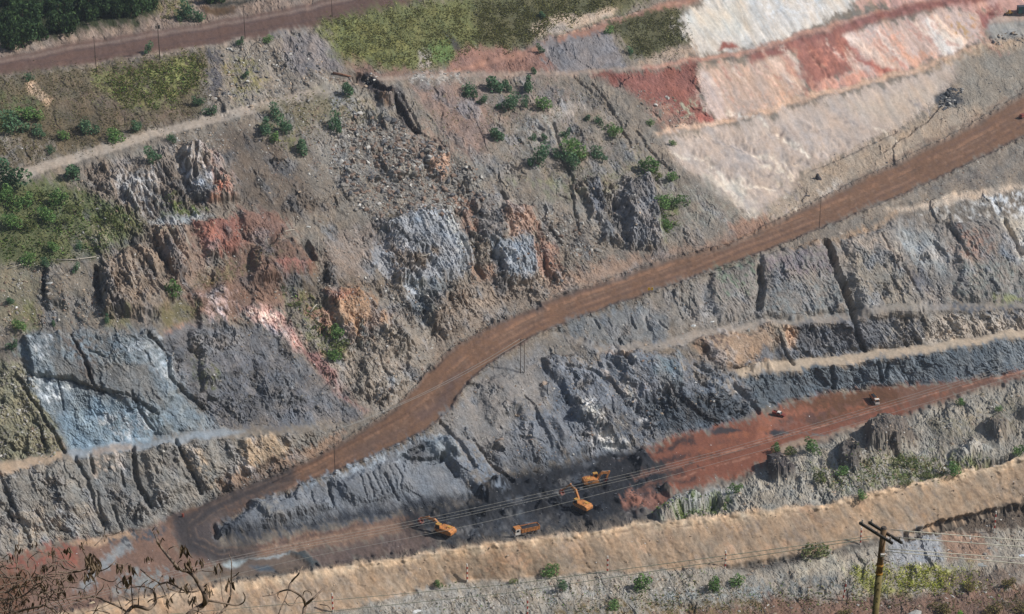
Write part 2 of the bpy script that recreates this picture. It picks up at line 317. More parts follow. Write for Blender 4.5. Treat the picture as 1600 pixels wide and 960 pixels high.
P((152,142,132), [(855,165),(905,155),(912,172),(870,185)], 5)
P((136,132,124), [(800,190),(870,175),(880,240),(820,240)], 9, patchy=1)
P((124,112,106), [(850,230),(1000,240),(1040,280),(1000,300),(900,290)], 14, a=.8, patchy=1)
P((110,112,80), [(800,280),(880,270),(1000,240),(1060,300),(980,300),(880,310)], 14, a=.6, patchy=1.4)
P((72,66,66), [(572,132),(600,130),(625,140),(648,195),(662,212),(648,208),(630,190),(612,160),(585,158)], 4)  # black outcrop at the slide scar, its shadow painted into the colour
P((118,96,78), [(590,150),(615,150),(612,165),(595,165)], 4)
P((60,58,60), [(555,116),(575,116),(600,128),(575,134)], 3)
P((156,150,142), [(630,118),(690,112),(720,124),(640,130)], 5, patchy=1)
# --- cliffs on the left
P((120,110,100), [(130,262),(260,225),(345,235),(380,330),(250,345),(190,330),(140,300)], 9)
P((158,155,152), [(180,270),(240,262),(255,330),(215,338),(190,310)], 7, patchy=1.1)
P((166,160,156), [(278,240),(305,228),(330,240),(330,290),(300,300),(280,275)], 6, patchy=1)
P((150,124,110), [(325,240),(345,250),(372,300),(350,320),(335,290)], 8, patchy=1)
P((164,104,78), [(338,280),(352,285),(350,305),(338,308)], 5, patchy=.6)
P((154,112,92), [(323,304),(338,302),(340,318),(325,318)], 4, patchy=.6)
P((152,154,153), [(232,345),(262,336),(312,334),(335,340),(312,349),(240,354)], 4)
P((102,112,62), [(252,308),(290,316),(320,330),(258,336)], 6, patchy=.6)
P((130,112,99), [(238,360),(260,352),(320,352),(355,375),(320,420),(290,460),(270,430),(250,400)], 7)
P((152,140,122), [(245,358),(275,358),(290,380),(262,380)], 7, patchy=1)
P((140,94,80), [(300,352),(340,346),(382,340),(392,388),(360,400),(320,395)], 7)
P((168,110,92), [(330,370),(350,372),(345,398),(330,395)], 6, patchy=1)
P((128,100,88), [(375,330),(420,330),(450,345),(445,370),(400,400),(390,380)], 8)
P((126,112,98), [(158,405),(200,385),(245,385),(285,460),(250,510),(165,490)], 7)
P((94,98,66), [(-240,290),(0,285),(80,280),(140,300),(205,330),(225,350),(190,382),(150,400),(60,422),(-20,420),(-240,450)], 10)
P((112,108,86), [(100,360),(200,350),(215,380),(130,402)], 10, patchy=1.2)
P((126,119,100), [(-40,400),(60,422),(72,440),(58,512),(-40,505)], 8)
P((122,114,102), [(62,420),(160,405),(165,500),(70,512)], 8)
P((88,86,82), [(45,420),(110,425),(112,485),(70,480)], 8, patchy=1)
P((110,108,76), [(20,480),(55,470),(65,510),(60,560),(20,570)], 8, patchy=1)
P((114,110,84), [(165,492),(200,495),(198,512),(165,510)], 6)
# --- brown red mound and orange slope in the middle left
P((118,95,82), [(282,462),(330,425),(380,385),(455,372),(492,400),(498,430),(480,470),(420,482),(345,505),(300,500)], 8)
P((108,96,74), [(300,440),(350,410),(420,385),(440,400),(330,450)], 10, patchy=1)
P((140,96,84), [(430,420),(480,410),(495,440),(450,460)], 9, patchy=1)
P((174,150,142), [(312,458),(340,450),(362,458),(350,510),(322,515),(318,480)], 6, patchy=1.2)
P((150,120,106), [(255,510),(290,500),(318,510),(300,535),(262,532)], 6)
P((104,98,72), [(240,500),(280,470),(310,475),(300,500),(262,515)], 8)
P((112,100,86), [(440,440),(510,420),(560,420),(620,435),(600,450),(520,455),(450,475)], 10)
P((108,106,68), [(440,448),(500,475),(545,555),(510,562),(470,520)], 10, patchy=1.2)
P((186,152,142), [(378,482),(430,478),(450,505),(480,545),(455,552),(420,515),(385,500)], 7)
P((205,180,165), [(388,486),(420,488),(440,512),(410,505)], 6, patchy=1)
P((140,106,100), [(478,545),(500,560),(545,600),(578,645),(560,650),(530,620),(490,575)], 7)
P((156,124,96), [(505,455),(560,448),(610,495),(650,540),(600,545),(540,530),(520,490)], 8)
P((158,112,90), [(508,460),(535,456),(552,462),(535,475),(515,475)], 5)
P((150,118,100), [(480,485),(510,480),(515,520),(495,515)], 7, patchy=1)
# --- pale blue-grey rock under the rockfall
P((132,120,110), [(500,380),(570,350),(600,345),(580,430),(520,440)], 10)
P((146,148,151), [(592,352),(640,330),(700,322),(742,400),(735,430),(690,440),(620,442),(582,415)], 7)
P((188,188,182), [(690,330),(712,325),(722,385),(712,400),(698,365)], 6, patchy=1.3)
P((126,116,109), [(590,372),(612,370),(640,410),(650,440),(620,440)], 6, patchy=1)
P((108,98,84), [(605,335),(630,328),(632,345),(605,350)], 5)
P((118,106,94), [(612,405),(650,400),(682,398),(665,412),(630,420)], 6)
P((178,146,124), [(664,248),(702,244),(704,270),(690,286),(672,272)], 3)
P((150,148,140), [(604,262),(658,250),(660,275),(640,272),(610,278)], 3)
P((200,205,205), [(640,252),(658,250),(659,272),(645,270)], 3, patchy=.7)
P((122,117,113), [(738,310),(782,306),(792,372),(760,382),(742,360)], 5)
P((154,128,112), [(785,318),(826,326),(840,370),(800,378),(790,350)], 6)
P((152,122,104), [(712,308),(738,306),(745,360),(722,350)], 6)
P((126,132,138), [(768,378),(832,374),(842,438),(800,442),(770,418)], 6)
P((160,164,168), [(772,385),(790,382),(795,415),(780,415)], 5, patchy=1)
P((142,112,96), [(835,340),(850,360),(880,430),(862,450),(838,420)], 6)
P((148,120,100), [(735,420),(770,420),(780,460),(745,465)], 7)
P((132,136,139), [(628,430),(690,440),(705,468),(690,510),(660,520),(640,485)], 7)
P((158,164,170), [(632,432),(650,440),(650,470),(640,465)], 5, patchy=1)
P((116,116,110), [(660,445),(705,455),(715,500),(680,525),(660,500)], 8)
P((130,121,110), [(560,540),(610,500),(690,520),(660,590),(600,650),(560,640),(520,570)], 10)
P((112,112,104), [(560,500),(580,505),(590,540),(565,540)], 8, patchy=1)
P((142,134,124), [(580,570),(640,570),(620,640),(585,650)], 10, patchy=1)
P((128,116,104), [(670,470),(740,440),(900,430),(880,455),(770,500),(680,560)], 8)
P((124,121,120), [(968,285),(1010,272),(1028,300),(1032,360),(1025,388),(985,390),(962,360),(960,310)], 6)
P((104,108,116), [(915,290),(935,290),(952,330),(940,350),(920,325)], 5)
P((116,114,112), [(935,335),(965,340),(975,375),(940,380)], 7)
P((128,124,114), [(1030,310),(1100,290),(1150,330),(1150,350),(1060,360)], 8, patchy=1)
P((100,108,66), [(1032,320),(1060,325),(1062,350),(1040,372),(1030,350)], 7, patchy=1.2)
P((140,120,105), [(850,432),(960,405),(1050,390),(1140,365),(1150,385),(1050,402),(950,436),(860,462)], 8)
P((142,116,100), [(1140,350),(1200,338),(1210,352),(1150,382)], 7)
# --- dark slope, blue-grey face, left bench and the face below it
P((106,105,106), [(238,530),(300,505),(400,512),(470,560),(520,610),(570,650),(540,665),(460,665),(335,668),(285,605)], 8)
P((96,98,104), [(280,560),(400,560),(470,600),(500,650),(340,660)], 14, a=.7, patchy=1)
P((98,100,76), [(300,560),(340,590),(335,615),(310,600)], 8, patchy=1)
P((122,132,138), [(24,532),(60,519),(238,520),(268,560),(285,605),(335,668),(230,690),(112,709),(58,650),(30,590)], 11); P((112,112,110), [(60,520),(240,520),(262,548),(160,560),(70,552)], 9, patchy=1.2)
P((194,200,203), [(48,592),(85,590),(112,602),(92,622),(66,628)], 5, patchy=1.4)
P((160,168,174), [(190,535),(250,530),(266,585),(262,600),(230,570)], 6, patchy=1.2)
P((170,176,180), [(55,530),(80,528),(75,565),(60,565)], 5, patchy=1)
P((110,111,110), [(80,560),(160,565),(230,570),(268,640),(160,615),(100,595)], 8)
P((104,96,90), [(104,525),(140,530),(146,590),(128,585)], 7, patchy=.8)
P((128,146,158), [(150,625),(260,655),(228,690),(112,709),(90,660)], 8)
P((166,172,176), [(150,655),(220,645),(240,672),(180,690)], 8, patchy=1.2)
P((120,117,97), [(-240,560),(30,565),(52,610),(105,708),(0,722),(-240,760)], 7)
P((98,84,74), [(50,655),(65,662),(72,700),(60,700)], 5, patchy=1)
P((170,148,124), [(-240,780),(0,722),(98,708),(104,716),(60,730),(0,741),(-240,800)], 3)
P((134,141,146), [(100,707),(230,690),(350,668),(380,674),(330,686),(112,718)], 4)
P((150,140,132), [(145,700),(200,690),(215,698),(150,712)], 4)
P((130,126,119), [(-240,800),(0,742),(110,718),(350,687),(460,680),(545,668),(520,700),(440,738),(350,774),(265,806),(200,832),(100,846),(0,872),(-240,900)], 6)
P((112,114,114), [(130,725),(200,715),(260,810),(210,828),(160,820)], 12, a=.7)
P((168,152,132), [(286,702),(305,700),(340,752),(328,760),(308,740)], 6, patchy=.5)
P((172,150,124), [(382,690),(430,680),(455,700),(440,725),(400,730),(370,742),(378,715)], 6)
P((140,118,100), [(340,750),(440,712),(540,675),(520,700),(440,738),(350,774)], 6)
P((156,144,128), [(0,830),(30,810),(80,800),(140,790),(130,840),(30,862)], 14, a=.7, patchy=1.3)
P((170,156,142), [(150,705),(190,702),(188,730),(150,740)], 7, patchy=1)
# --- haul road
P((121,94,76,1), strip(ROAD_LO, ROAD_HI), 3, .35)
RMID = [((a[0]), a[1]) for a in [(300,825),(345,797),(400,775),(470,743),(560,698),(630,663),(680,620),(700,590),(745,550),(830,500),(960,450),(1080,410),(1180,370),(1300,326),(1400,282),(1500,234),(1600,180),(1840,45)]]
def off(k): return [(u+k*.35, v+k) for u, v in RMID]
L((142,110,88,1), 8, off(-5), 3, .3, .9, .8); L((94,74,66), 2, off(-2), 1, .3, .9, .5); L((94,74,66), 2, off(6), 1, .3, .9, .5); L((106,84,72,1), 5, off(3), 3, .3, .8, .8); L((142,112,92,1), 4, off(8), 3, .3, .7, .7)
L((112,88,76), 4, off(-11), 3, .3, .8, .7); L((98,78,70), 3, off(13), 2, .3, .8, .6); L((138,110,88), 3, off(0), 2, .3, .6, .6)
P((104,84,76), [(640,650),(690,615),(700,590),(725,580),(700,630),(660,660)], 8, .5, .8)
P((108,88,78), [(540,705),(620,668),(640,668),(560,712)], 8, .5, .7)
L((96,80,72), 4, [p[:2] for p in ROAD_LO[4:]], 2.5, .5, .9)
L((92,78,70), 5, [(u, v+1) for u, v, _ in ROAD_HI[3:13]], 3, .6, .8)
L((112,96,84), 6, [(u, v) for u, v, _ in ROAD_HI[12:]], 4, .6, .8)
P((76,70,70), [(262,812),(350,778),(420,755),(440,766),(380,790),(342,818),(335,845),(372,872),(330,880),(285,862),(262,838)], 12)
P((92,80,74), [(300,815),(380,780),(430,765),(385,792),(330,825)], 9, a=.8)
# --- floor on the left
P((124,98,84), [(190,838),(262,815),(285,862),(340,880),(300,900),(150,950),(-240,1010),(-240,915),(0,876),(100,849)], 8)
P((142,84,66), [(20,872),(70,852),(120,846),(118,880),(60,895),(10,892)], 8, patchy=.6)
P((112,78,56), [(-240,915),(0,890),(60,900),(30,960),(-240,1010)], 10)
P((176,146,118), [(110,848),(200,833),(210,838),(150,854)], 4)
P((138,140,140), [(115,925),(150,885),(190,845),(210,840),(205,858),(165,890),(140,920)], 5)
P((128,130,128), [(190,900),(240,885),(270,895),(250,920),(180,935)], 7, patchy=1)
P((78,80,84), [(175,845),(215,832),(250,828),(240,842),(195,855)], 6, patchy=.6)
P((124,99,83), [(345,866),(380,858),(440,842),(560,818),(645,800),(660,822),(600,842),(500,860),(400,872)], 5)
L((140,116,98), 3, [(360,868),(450,850),(560,830),(660,812)], 2, .5, patchy=.6)
L((142,118,98), 2, [(380,872),(470,855),(600,833)], 1.5, .5, patchy=.6)
L((100,80,72), 4, [(360,862),(450,845),(560,822)], 3, .5, patchy=.8)
P((98,84,78), [(480,864),(560,848),(660,828),(690,850),(600,870),(520,884),(480,884)], 7)
P((104,90,78), [(330,893),(370,885),(400,873),(450,866),(480,876),(500,886),(400,900),(320,906)], 4)
P((160,170,170), [(345,884),(365,874),(395,868),(385,878),(355,892)], 3)
L((150,156,156), 3, [(395,874),(430,868),(455,864)], 2)
P((70,76,78), [(452,864),(475,866),(500,884),(488,888),(470,874)], 3)
P((78,88,96), [(390,886),(420,884),(436,892),(410,893)], 3)
# --- coal workings
P((122,119,116), [(690,645),(712,640),(740,600),(790,560),(862,535),(855,650),(905,690),(900,715),(800,738),(742,768),(705,730),(665,690)], 7)
P((134,128,122), [(720,620),(800,590),(850,600),(840,660),(760,680)], 14, a=.6, patchy=1.3)
P((114,118,123), [(335,835),(345,822),(400,790),(470,760),(524,742),(600,707),(660,680),(690,690),(720,730),(742,770),(690,792),(560,814),(450,829),(345,842)], 6)
P((152,160,167), [(470,760),(520,742),(600,706),(640,688),(650,692),(625,718),(560,738),(510,752)], 5, patchy=1.5)
P((138,146,152), [(660,690),(690,680),(715,700),(720,720),(680,715)], 6)
P((134,132,128), [(400,795),(430,790),(450,812),(420,820)], 8, patchy=1)
P((90,92,96), [(640,700),(665,690),(668,715),(642,722)], 5)
P((100,104,110), [(520,760),(560,752),(640,770),(700,785),(560,808),(500,800)], 12, a=.6, patchy=1)
P((52,55,61), [(345,838),(360,820),(380,826),(440,822),(560,798),(640,782),(700,776),(742,770),(700,795),(560,816),(440,832),(370,852)], 12)
P((42,44,48), [(640,800),(700,788),(742,768),(800,735),(850,722),(905,712),(960,690),(1005,700),(1040,735),(1052,768),(1005,808),(850,830),(700,850),(660,832),(625,820)], 15)
P((62,66,72), [(740,752),(800,730),(850,700),(905,698),(900,720),(800,750)], 8, patchy=1)
P((58,60,64), [(690,845),(720,825),(800,802),(880,800),(860,830),(800,835)], 9)
P((108,102,98), [(960,806),(1000,790),(1030,782),(1010,806),(970,812)], 5)
P((38,41,47), [(790,745),(860,735),(960,735),(1020,760),(960,800),(870,800),(800,790)], 16, a=.6, patchy=1)
P((130,88,72), [(975,782),(990,766),(1010,762),(1045,775),(1050,784),(1005,797),(980,796)], 5)
P((128,106,90), [(957,722),(985,712),(990,720),(965,730)], 4, patchy=1)
P((112,116,122), [(800,690),(850,640),(860,555),(960,548),(1060,556),(1180,600),(1186,645),(1120,668),(1040,688),(1000,704),(960,706),(900,715)], 7)
P((138,142,150), [(850,565),(885,565),(940,595),(975,640),(930,630),(880,600)], 9, patchy=1.3)
P((150,140,132), [(940,580),(975,590),(1000,625),(985,628),(960,600)], 6, patchy=.8)
P((96,100,106), [(900,585),(960,600),(1010,690),(960,690),(930,640)], 10, a=.8)
P((200,196,186), [(900,625),(922,628),(932,645),(938,672),(922,660),(908,650)], 5, patchy=1.4)
P((196,193,186), [(925,684),(960,680),(1000,684),(985,696),(960,702),(930,696)], 5, patchy=1.3)
P((200,200,198), [(995,655),(1010,654),(1010,660),(998,660)], 2)
P((168,160,148), [(975,590),(995,625),(988,630),(968,600)], 4, patchy=1)
P((108,104,100), [(935,640),(1000,660),(1040,685),(1000,702),(950,680)], 9, patchy=1)
P((108,120,126), [(1020,565),(1062,560),(1065,605),(1030,608)], 7)
P((122,124,130), [(995,600),(1030,600),(1030,620),(1000,622)], 6)
P((138,128,116), [(1040,560),(1100,580),(1150,610),(1180,640),(1160,640),(1100,605)], 8, patchy=1)
P((82,88,94), [(1000,622),(1060,618),(1125,610),(1180,630),(1184,648),(1120,666),(1042,684),(1010,660)], 8)
L((186,182,176), 3, [(1142,600),(1165,620),(1182,642)], 2, patchy=.8)
P((122,114,104), [(840,530),(870,518),(935,550),(930,575),(860,560)], 7)
P((118,119,118), [(868,512),(920,492),(1000,478),(1050,478),(1048,528),(960,540),(900,528)], 7)
P((126,120,112), [(1000,470),(1060,440),(1110,430),(1120,500),(1060,520),(1040,490)], 8)
P((160,136,114), [(1090,530),(1120,522),(1200,512),(1212,560),(1205,585),(1130,575),(1085,550)], 7)
P((108,92,82), [(1090,535),(1120,520),(1130,545),(1100,550)], 6, patchy=.8)
P((188,156,128), [(936,546),(975,542),(1000,540),(985,552),(950,554)], 3)
P((140,131,121), strip(BENCH_B, BENCH_B2), 3)
P((152,140,127), [(1040,535),(1100,518),(1200,500),(1210,510),(1120,522),(1060,540)], 4)
P((116,122,130), [(690,690),(740,700),(790,765),(740,772),(705,735)], 7, patchy=1); P((112,116,122), [(800,650),(860,640),(900,700),(850,720),(800,690)], 10, patchy=1); P((104,106,110), [(760,700),(830,690),(850,715),(780,735)], 10)
for k in range(70):
    x, y = RNG.uniform(600, 1040), RNG.uniform(705, 835)
    if inside(np.array([x]), np.array([y]), [(640,800),(700,788),(742,768),(800,735),(850,722),(905,712),(960,700),(1040,735),(1052,768),(1005,806),(850,828),(700,848)])[0]:
        r_ = RNG.uniform(4, 16); P([(40,42,46),(80,84,90),(56,58,62),(96,96,96)][RNG.randint(4)], [(x-r_*1.6,y),(x-r_*.4,y-r_*.5),(x+r_*1.4,y-r_*.35),(x+r_,y+r_*.4),(x-r_*.6,y+r_*.5)], 4, 1.5, .75, .8)
L((66,62,62), 26, [(450,742),(385,768),(325,795),(290,820),(296,846),(338,864),(392,864)], 11, .8, .85)
for o_ in (-8, -3, 2, 7): L((104,88,78) if o_ % 2 else (58,54,54), 2.2, [(450+o_*.5,744+o_),(385+o_*.5,769+o_),(325+o_,796+o_),(296+o_*1.3,822+o_*.4),(304+o_,845-o_*.6),(342,862-o_),(400,861-o_*.8)], 1.4, .5, .7, .9)
# --- right hand faces and benches
P((132,126,119), [(1110,432),(1190,402),(1290,376),(1400,340),(1480,348),(1840,300),(1840,450),(1600,474),(1500,474),(1400,479),(1200,500),(1100,514),(1060,500)], 7)
P((120,122,120), [(1180,430),(1300,445),(1330,490),(1200,498),(1180,470)], 12, patchy=1.2)
P((128,118,118), [(1185,410),(1290,382),(1308,430),(1200,438)], 9, patchy=1.3)
P((140,132,120), [(1320,400),(1380,400),(1440,490),(1340,490)], 12)
P((156,144,132), [(1315,378),(1385,384),(1400,398),(1330,392)], 6)
P((144,146,144), [(1398,352),(1450,360),(1480,400),(1478,425),(1430,415)], 10)
P((176,168,156), [(1388,372),(1402,378),(1408,400),(1395,398)], 5, patchy=1)
P((146,120,106), [(1490,350),(1540,368),(1562,410),(1530,425),(1500,410)], 10, patchy=1.5)
P((96,96,102), [(1425,432),(1445,430),(1450,455),(1432,455)], 7)
P((182,174,160), [(1560,340),(1640,325),(1640,400),(1600,410)], 7)
P((122,124,118), [(1500,410),(1600,400),(1600,470),(1480,470)], 12, patchy=1.2)
P((132,132,96), [(1550,465),(1600,462),(1600,474),(1555,475)], 5, patchy=.7)
P((110,120,104), [(1120,420),(1180,410),(1170,460),(1130,470)], 10, patchy=1)
P((198,195,188), [(1440,335),(1480,312),(1600,290),(1840,250),(1840,300),(1600,337),(1480,348)], 5, patchy=2.5)
P((206,208,208), [(1540,312),(1600,298),(1640,310),(1640,330),(1560,330)], 6, patchy=1.5)
P((184,166,146), [(1385,326),(1440,320),(1480,305),(1600,284),(1840,240),(1840,250),(1600,294),(1490,320),(1400,332)], 4)
P((128,119,108), [(1300,350),(1400,310),(1500,266),(1600,216),(1840,85),(1840,235),(1600,283),(1480,303),(1390,322),(1290,378),(1200,400)], 7)
P((110,104,98), [(1460,290),(1500,275),(1560,265),(1530,290)], 8, patchy=1)
P((150,128,106), [(1240,392),(1300,372),(1400,335),(1395,345),(1300,380)], 6)
P((104,104,106), [(1240,510),(1290,507),(1335,503),(1440,488),(1445,535),(1330,552),(1240,562)], 6)
P((168,142,120), [(1225,510),(1244,512),(1242,545),(1228,545)], 4)
P((134,128,120), [(1380,495),(1440,490),(1440,536),(1390,542)], 10, patchy=1)
P((150,141,130), [(1440,488),(1600,484),(1840,465),(1840,475),(1600,512),(1450,535)], 6)
P((92,94,98), [(1480,476),(1600,480),(1600,494),(1540,494),(1480,486)], 5, patchy=1.2)
P((112,114,118), [(1200,545),(1290,548),(1350,550),(1230,562),(1150,575)], 6)
P((172,155,134), strip(BENCH_C, BENCH_C2), 3)
P((96,104,110), [(1160,590),(1230,582),(1330,570),(1450,554),(1600,529),(1840,490),(1840,540),(1600,580),(1500,596),(1400,602),(1280,616),(1205,634),(1185,640)], 5)
P((120,128,134), [(1320,575),(1440,562),(1420,590),(1330,600)], 10, patchy=1.2)
P((118,124,128), [(1500,550),(1600,535),(1600,560),(1520,575)], 10, patchy=1.2)
# --- mud floor
P((122,80,65,1), [(1008,706),(1042,687),(1120,669),(1200,649),(1212,637),(1280,620),(1400,607),(1500,599),(1600,586),(1840,545),(1840,518),(1600,588),(1500,616),(1400,650),(1300,680),(1225,709),(1165,741),(1095,758),(1052,770),(1038,735)], 6)
P((96,70,54,1), [(1240,632),(1330,613),(1440,606),(1460,612),(1380,640),(1280,662),(1235,650)], 8)
P((112,82,68), [(1400,612),(1600,588),(1600,592),(1420,640)], 6)
P((156,92,62), [(1185,652),(1260,636),(1290,640),(1210,660),(1200,690),(1180,690)], 7)
P((130,92,78), [(1195,665),(1260,650),(1260,665),(1200,680)], 6, patchy=1)
P((64,60,62), [(1108,670),(1135,669),(1162,672),(1150,678),(1118,677)], 2)
P((60,60,64), [(1189,674),(1210,671),(1235,676),(1222,681),(1194,680)], 2)
L((96,98,96), 4, [(1222,678),(1260,678),(1290,680)], 3, patchy=.6)
L((168,118,92), 2, [(1045,735),(1150,703),(1250,675),(1400,632),(1600,580)], 1.3, .4, patchy=.6)
L((100,70,58), 2, [(1045,738),(1150,706),(1250,678),(1400,635)], 1.3, .4, patchy=.6)
L((164,114,88), 2, [(1045,752),(1150,720),(1215,702),(1290,682)], 1.3, .4, patchy=.6)
P((42,44,48), [(955,718),(1000,708),(1040,722),(1040,745),(1000,748),(955,748)], 8)
P((150,130,112), [(1215,700),(1300,678),(1400,648),(1400,656),(1300,684),(1220,712)], 4)
for f_ in ([(1020,722),(1060,716),(1098,712),(1120,707)], [(1030,738),(1075,733),(1105,730)], [(1035,752),(1062,750),(1085,752)], [(1000,708),(1045,700),(1080,690)]): L((48,48,50), RNG.uniform(6, 12), f_, 5, 1.8, .85, .9)
for f_ in ([(1060,725),(1020,735),(990,742)], [(1060,745),(1030,757),(1000,762)]): L((112,78,64), 8, f_, 4, 1.8, .8, .9)
for k in range(26):
    x = RNG.uniform(1050, 1560); y = np.interp(x, [1050,1250,1400,1560], [725,662,630,600])+RNG.uniform(-16, 14); r_ = RNG.uniform(8, 30); P([(96,68,56,1),(142,92,70,1),(108,80,70,1),(84,66,60,1)][RNG.randint(4)], [(x-r_*1.4,y+r_*.3),(x,y-r_*.25),(x+r_*1.4,y-r_*.4),(x+r_*.5,y+r_*.15)], 5, 1.6, .65, .8)
for k in range(30):
    t_ = RNG.uniform(1, len(RMID)-1.01); i_ = int(t_); f_ = t_-i_; x = RMID[i_][0]*(1-f_)+RMID[i_+1][0]*f_; y = RMID[i_][1]*(1-f_)+RMID[i_+1][1]*f_+RNG.uniform(-8, 8); r_ = RNG.uniform(8, 24)
    P([(98,78,66,1),(140,112,92,1),(108,86,74,1)][RNG.randint(3)], [(x-r_,y+r_*.5),(x-r_*.2,y-r_*.05),(x+r_,y-r_*.55),(x+r_*.3,y+r_*.05)], 4.5, 1.2, .5, .8)
# --- hill behind the berm, berm, near ground
P((146,140,128), [(1018,812),(1062,784),(1100,770),(1170,749),(1230,717),(1300,686),(1400,656),(1500,622),(1600,594),(1840,525),(1840,655),(1600,712),(1450,750),(1300,785),(1180,800)], 5)
P((152,152,148), [(1040,800),(1065,784),(1110,768),(1150,756),(1140,775),(1080,800)], 5)
P((96,106,64), [(1020,806),(1060,800),(1110,776),(1140,775),(1140,795),(1060,806)], 6, patchy=1.2)
P((112,112,78), [(1260,730),(1340,720),(1420,705),(1530,715),(1500,740),(1400,760),(1300,770)], 12, a=.8, patchy=1.3)
P((104,108,66), [(1400,735),(1490,715),(1545,722),(1520,740),(1420,750)], 8, patchy=1)
P((98,91,84), [(1348,672),(1375,660),(1424,664),(1428,692),(1398,708),(1352,702)], 5); P((92,86,80), [(1308,702),(1332,690),(1350,712),(1338,742),(1310,738)], 5); P((74,68,66), [(1196,724),(1222,712),(1248,735),(1242,748),(1202,748)], 4); P((110,102,92), [(1530,668),(1565,652),(1585,672),(1560,692)], 6)  # dark knoll rock, the shaded sides of the knolls painted into its colour
P((126,120,104), [(1440,655),(1600,620),(1600,680),(1460,690)], 12, patchy=1.2)
P((176,170,158), [(1490,705),(1520,690),(1545,705),(1510,715)], 6)
P((168,144,119), strip(BERM_BASE, BERM_CREST), 4)
P((158,136,113), [(q[0], q[1]-4) for q in BERM_BASE]+[(q[0], q[1]+22) for q in BERM_CREST[::-1]], 8); L((196,170,140), 13, [(u, v+5) for u, v, _ in BERM_CREST[2:]], 4)  # lit crest of the berm painted lighter, the face below it darker
L((140,118,98), 3, [(u, v+9) for u, v, _ in BERM_CREST[5:11]], 2, patchy=.8)
P((176,140,108), [(690,868),(760,858),(860,850),(870,885),(760,895),(700,895)], 14, a=.7, patchy=1.2)
P((146,132,118), [(380,930),(480,905),(620,900),(520,945),(400,965)], 16, a=.6, patchy=1.2)
P((152,134,114), [(1300,800),(1600,725),(1600,770),(1320,850)], 16, a=.6, patchy=1.2)
for k in range(70):
    x = RNG.uniform(250, 1640); y = np.interp(x, [q[0] for q in BERM_CREST], [q[1] for q in BERM_CREST])+RNG.uniform(6, 62); r_ = RNG.uniform(6, 26)
    P([(146,124,104),(184,158,130),(150,134,120),(176,140,110),(132,120,110)][RNG.randint(5)], [(x-r_,y-r_*.2),(x+r_*.2,y-r_*.5),(x+r_,y+r_*.1),(x+r_*.4,y+r_*.7),(x-r_*.5,y+r_*.4)], 5, 1.4, .55, .9)
P((145,138,126), [(-240,1095),(100,1038),(400,988),(520,958),(730,909),(950,896),(1133,888),(1300,864),(1450,828),(1600,788),(1840,738),(1840,1100),(-240,1100)], 4)
P((172,140,110), [(330,905),(340,960),(140,960),(150,945)], 8, a=.5)
P((152,148,140), [(560,945),(700,918),(850,915),(1000,905),(900,940),(640,965)], 10, patchy=1.3)
P((104,98,90), [(1130,884),(1240,868),(1300,862),(1370,838),(1370,850),(1290,878),(1150,892)], 4)
P((150,152,154), [(1388,842),(1440,825),(1470,835),(1475,878),(1400,885)], 7)
P((150,122,102), [(1470,835),(1540,830),(1550,870),(1480,872)], 8)
P((92,82,72), [(1400,838),(1470,818),(1600,782),(1840,735),(1840,790),(1600,825),(1520,830),(1470,832),(1430,842)], 5)  # shade in the trench below the berm, painted into the soil colour
P((160,152,136), [(1240,885),(1290,865),(1325,868),(1330,895),(1250,905)], 7)
P((138,142,140), [(1000,935),(1150,915),(1300,905),(1330,925),(1150,940)], 10, patchy=1)
P((142,142,74), [(1330,885),(1360,890),(1440,882),(1520,885),(1545,905),(1520,930),(1400,935),(1340,930)], 12, patchy=1.6)
P((160,158,78), [(1430,885),(1500,888),(1490,915),(1430,910)], 10, patchy=1)
P((104,104,100), [(1200,915),(1330,905),(1330,930),(1210,935)], 8, patchy=.8)
P((118,104,92), [(1440,905),(1600,880),(1600,915),(1500,925)], 10)
P((120,96,82), [(980,965),(1200,935),(1400,930),(1600,915),(1840,880),(1840,1100),(900,1100)], 8)
P((112,98,70), [(860,950),(1000,940),(1180,935),(1200,960),(860,965)], 8, patchy=1.2)
P((84,74,60), [(1540,945),(1600,930),(1660,930),(1600,975)], 8, patchy=1)

# ------------------------------------------------------------------ how rough each piece of ground is
A(.5, [(-240,-700),(1840,-700),(1840,90),(1000,100),(560,110),(300,80),(-240,160)], .25)
A(.12, strip(UPROAD_LO, UPROAD_HI), 0, .5, 3); A(.12, strip(TRACK_LO, TRACK_HI), 0, .7, 2); A(.15, strip(REDROAD_LO, REDROAD_HI), 0, .8, 3)
A(.35, [(-40,120),(330,76),(320,175),(130,232),(-40,262)], .7); A(.3, [(495,36),(640,2),(1015,-10),(880,36),(740,75),(640,112),(540,95)], .3)
A(.8, [(328,76),(500,42),(530,110),(400,164),(330,182)])
A(.15, [(1064,26),(1095,0),(1600,-30),(1600,24),(1545,60),(1500,88),(1268,155),(1122,192),(1092,105)], .3, .45)
A(.5, [(922,120),(1090,101),(1094,150),(1120,190),(1030,205),(985,150)])
A(.14, [(1030,216),(1250,168),(1510,92),(1462,160),(1332,236),(1240,302),(1182,338),(1100,292)], .25, .5)
A(.35, [(1185,338),(1262,268),(1402,202),(1510,95),(1600,75),(1600,145),(1300,303)], .1, .8)
A(.5, [(560,128),(920,120),(1050,250),(1150,350),(900,440),(760,500),(640,620),(500,560)], .7)
A(1.3, [(600,350),(700,325),(860,330),(890,440),(760,480),(690,540),(600,460)], 1.2)
A(1.0, [(520,180),(620,185),(760,280),(740,330),(620,340),(540,320)], .2)
A(1.25, [(900,280),(1030,275),(1035,390),(930,385)], 1.2)
A(1.3, [(130,262),(260,225),(345,235),(390,400),(290,470),(150,500),(158,405)], 1.3)
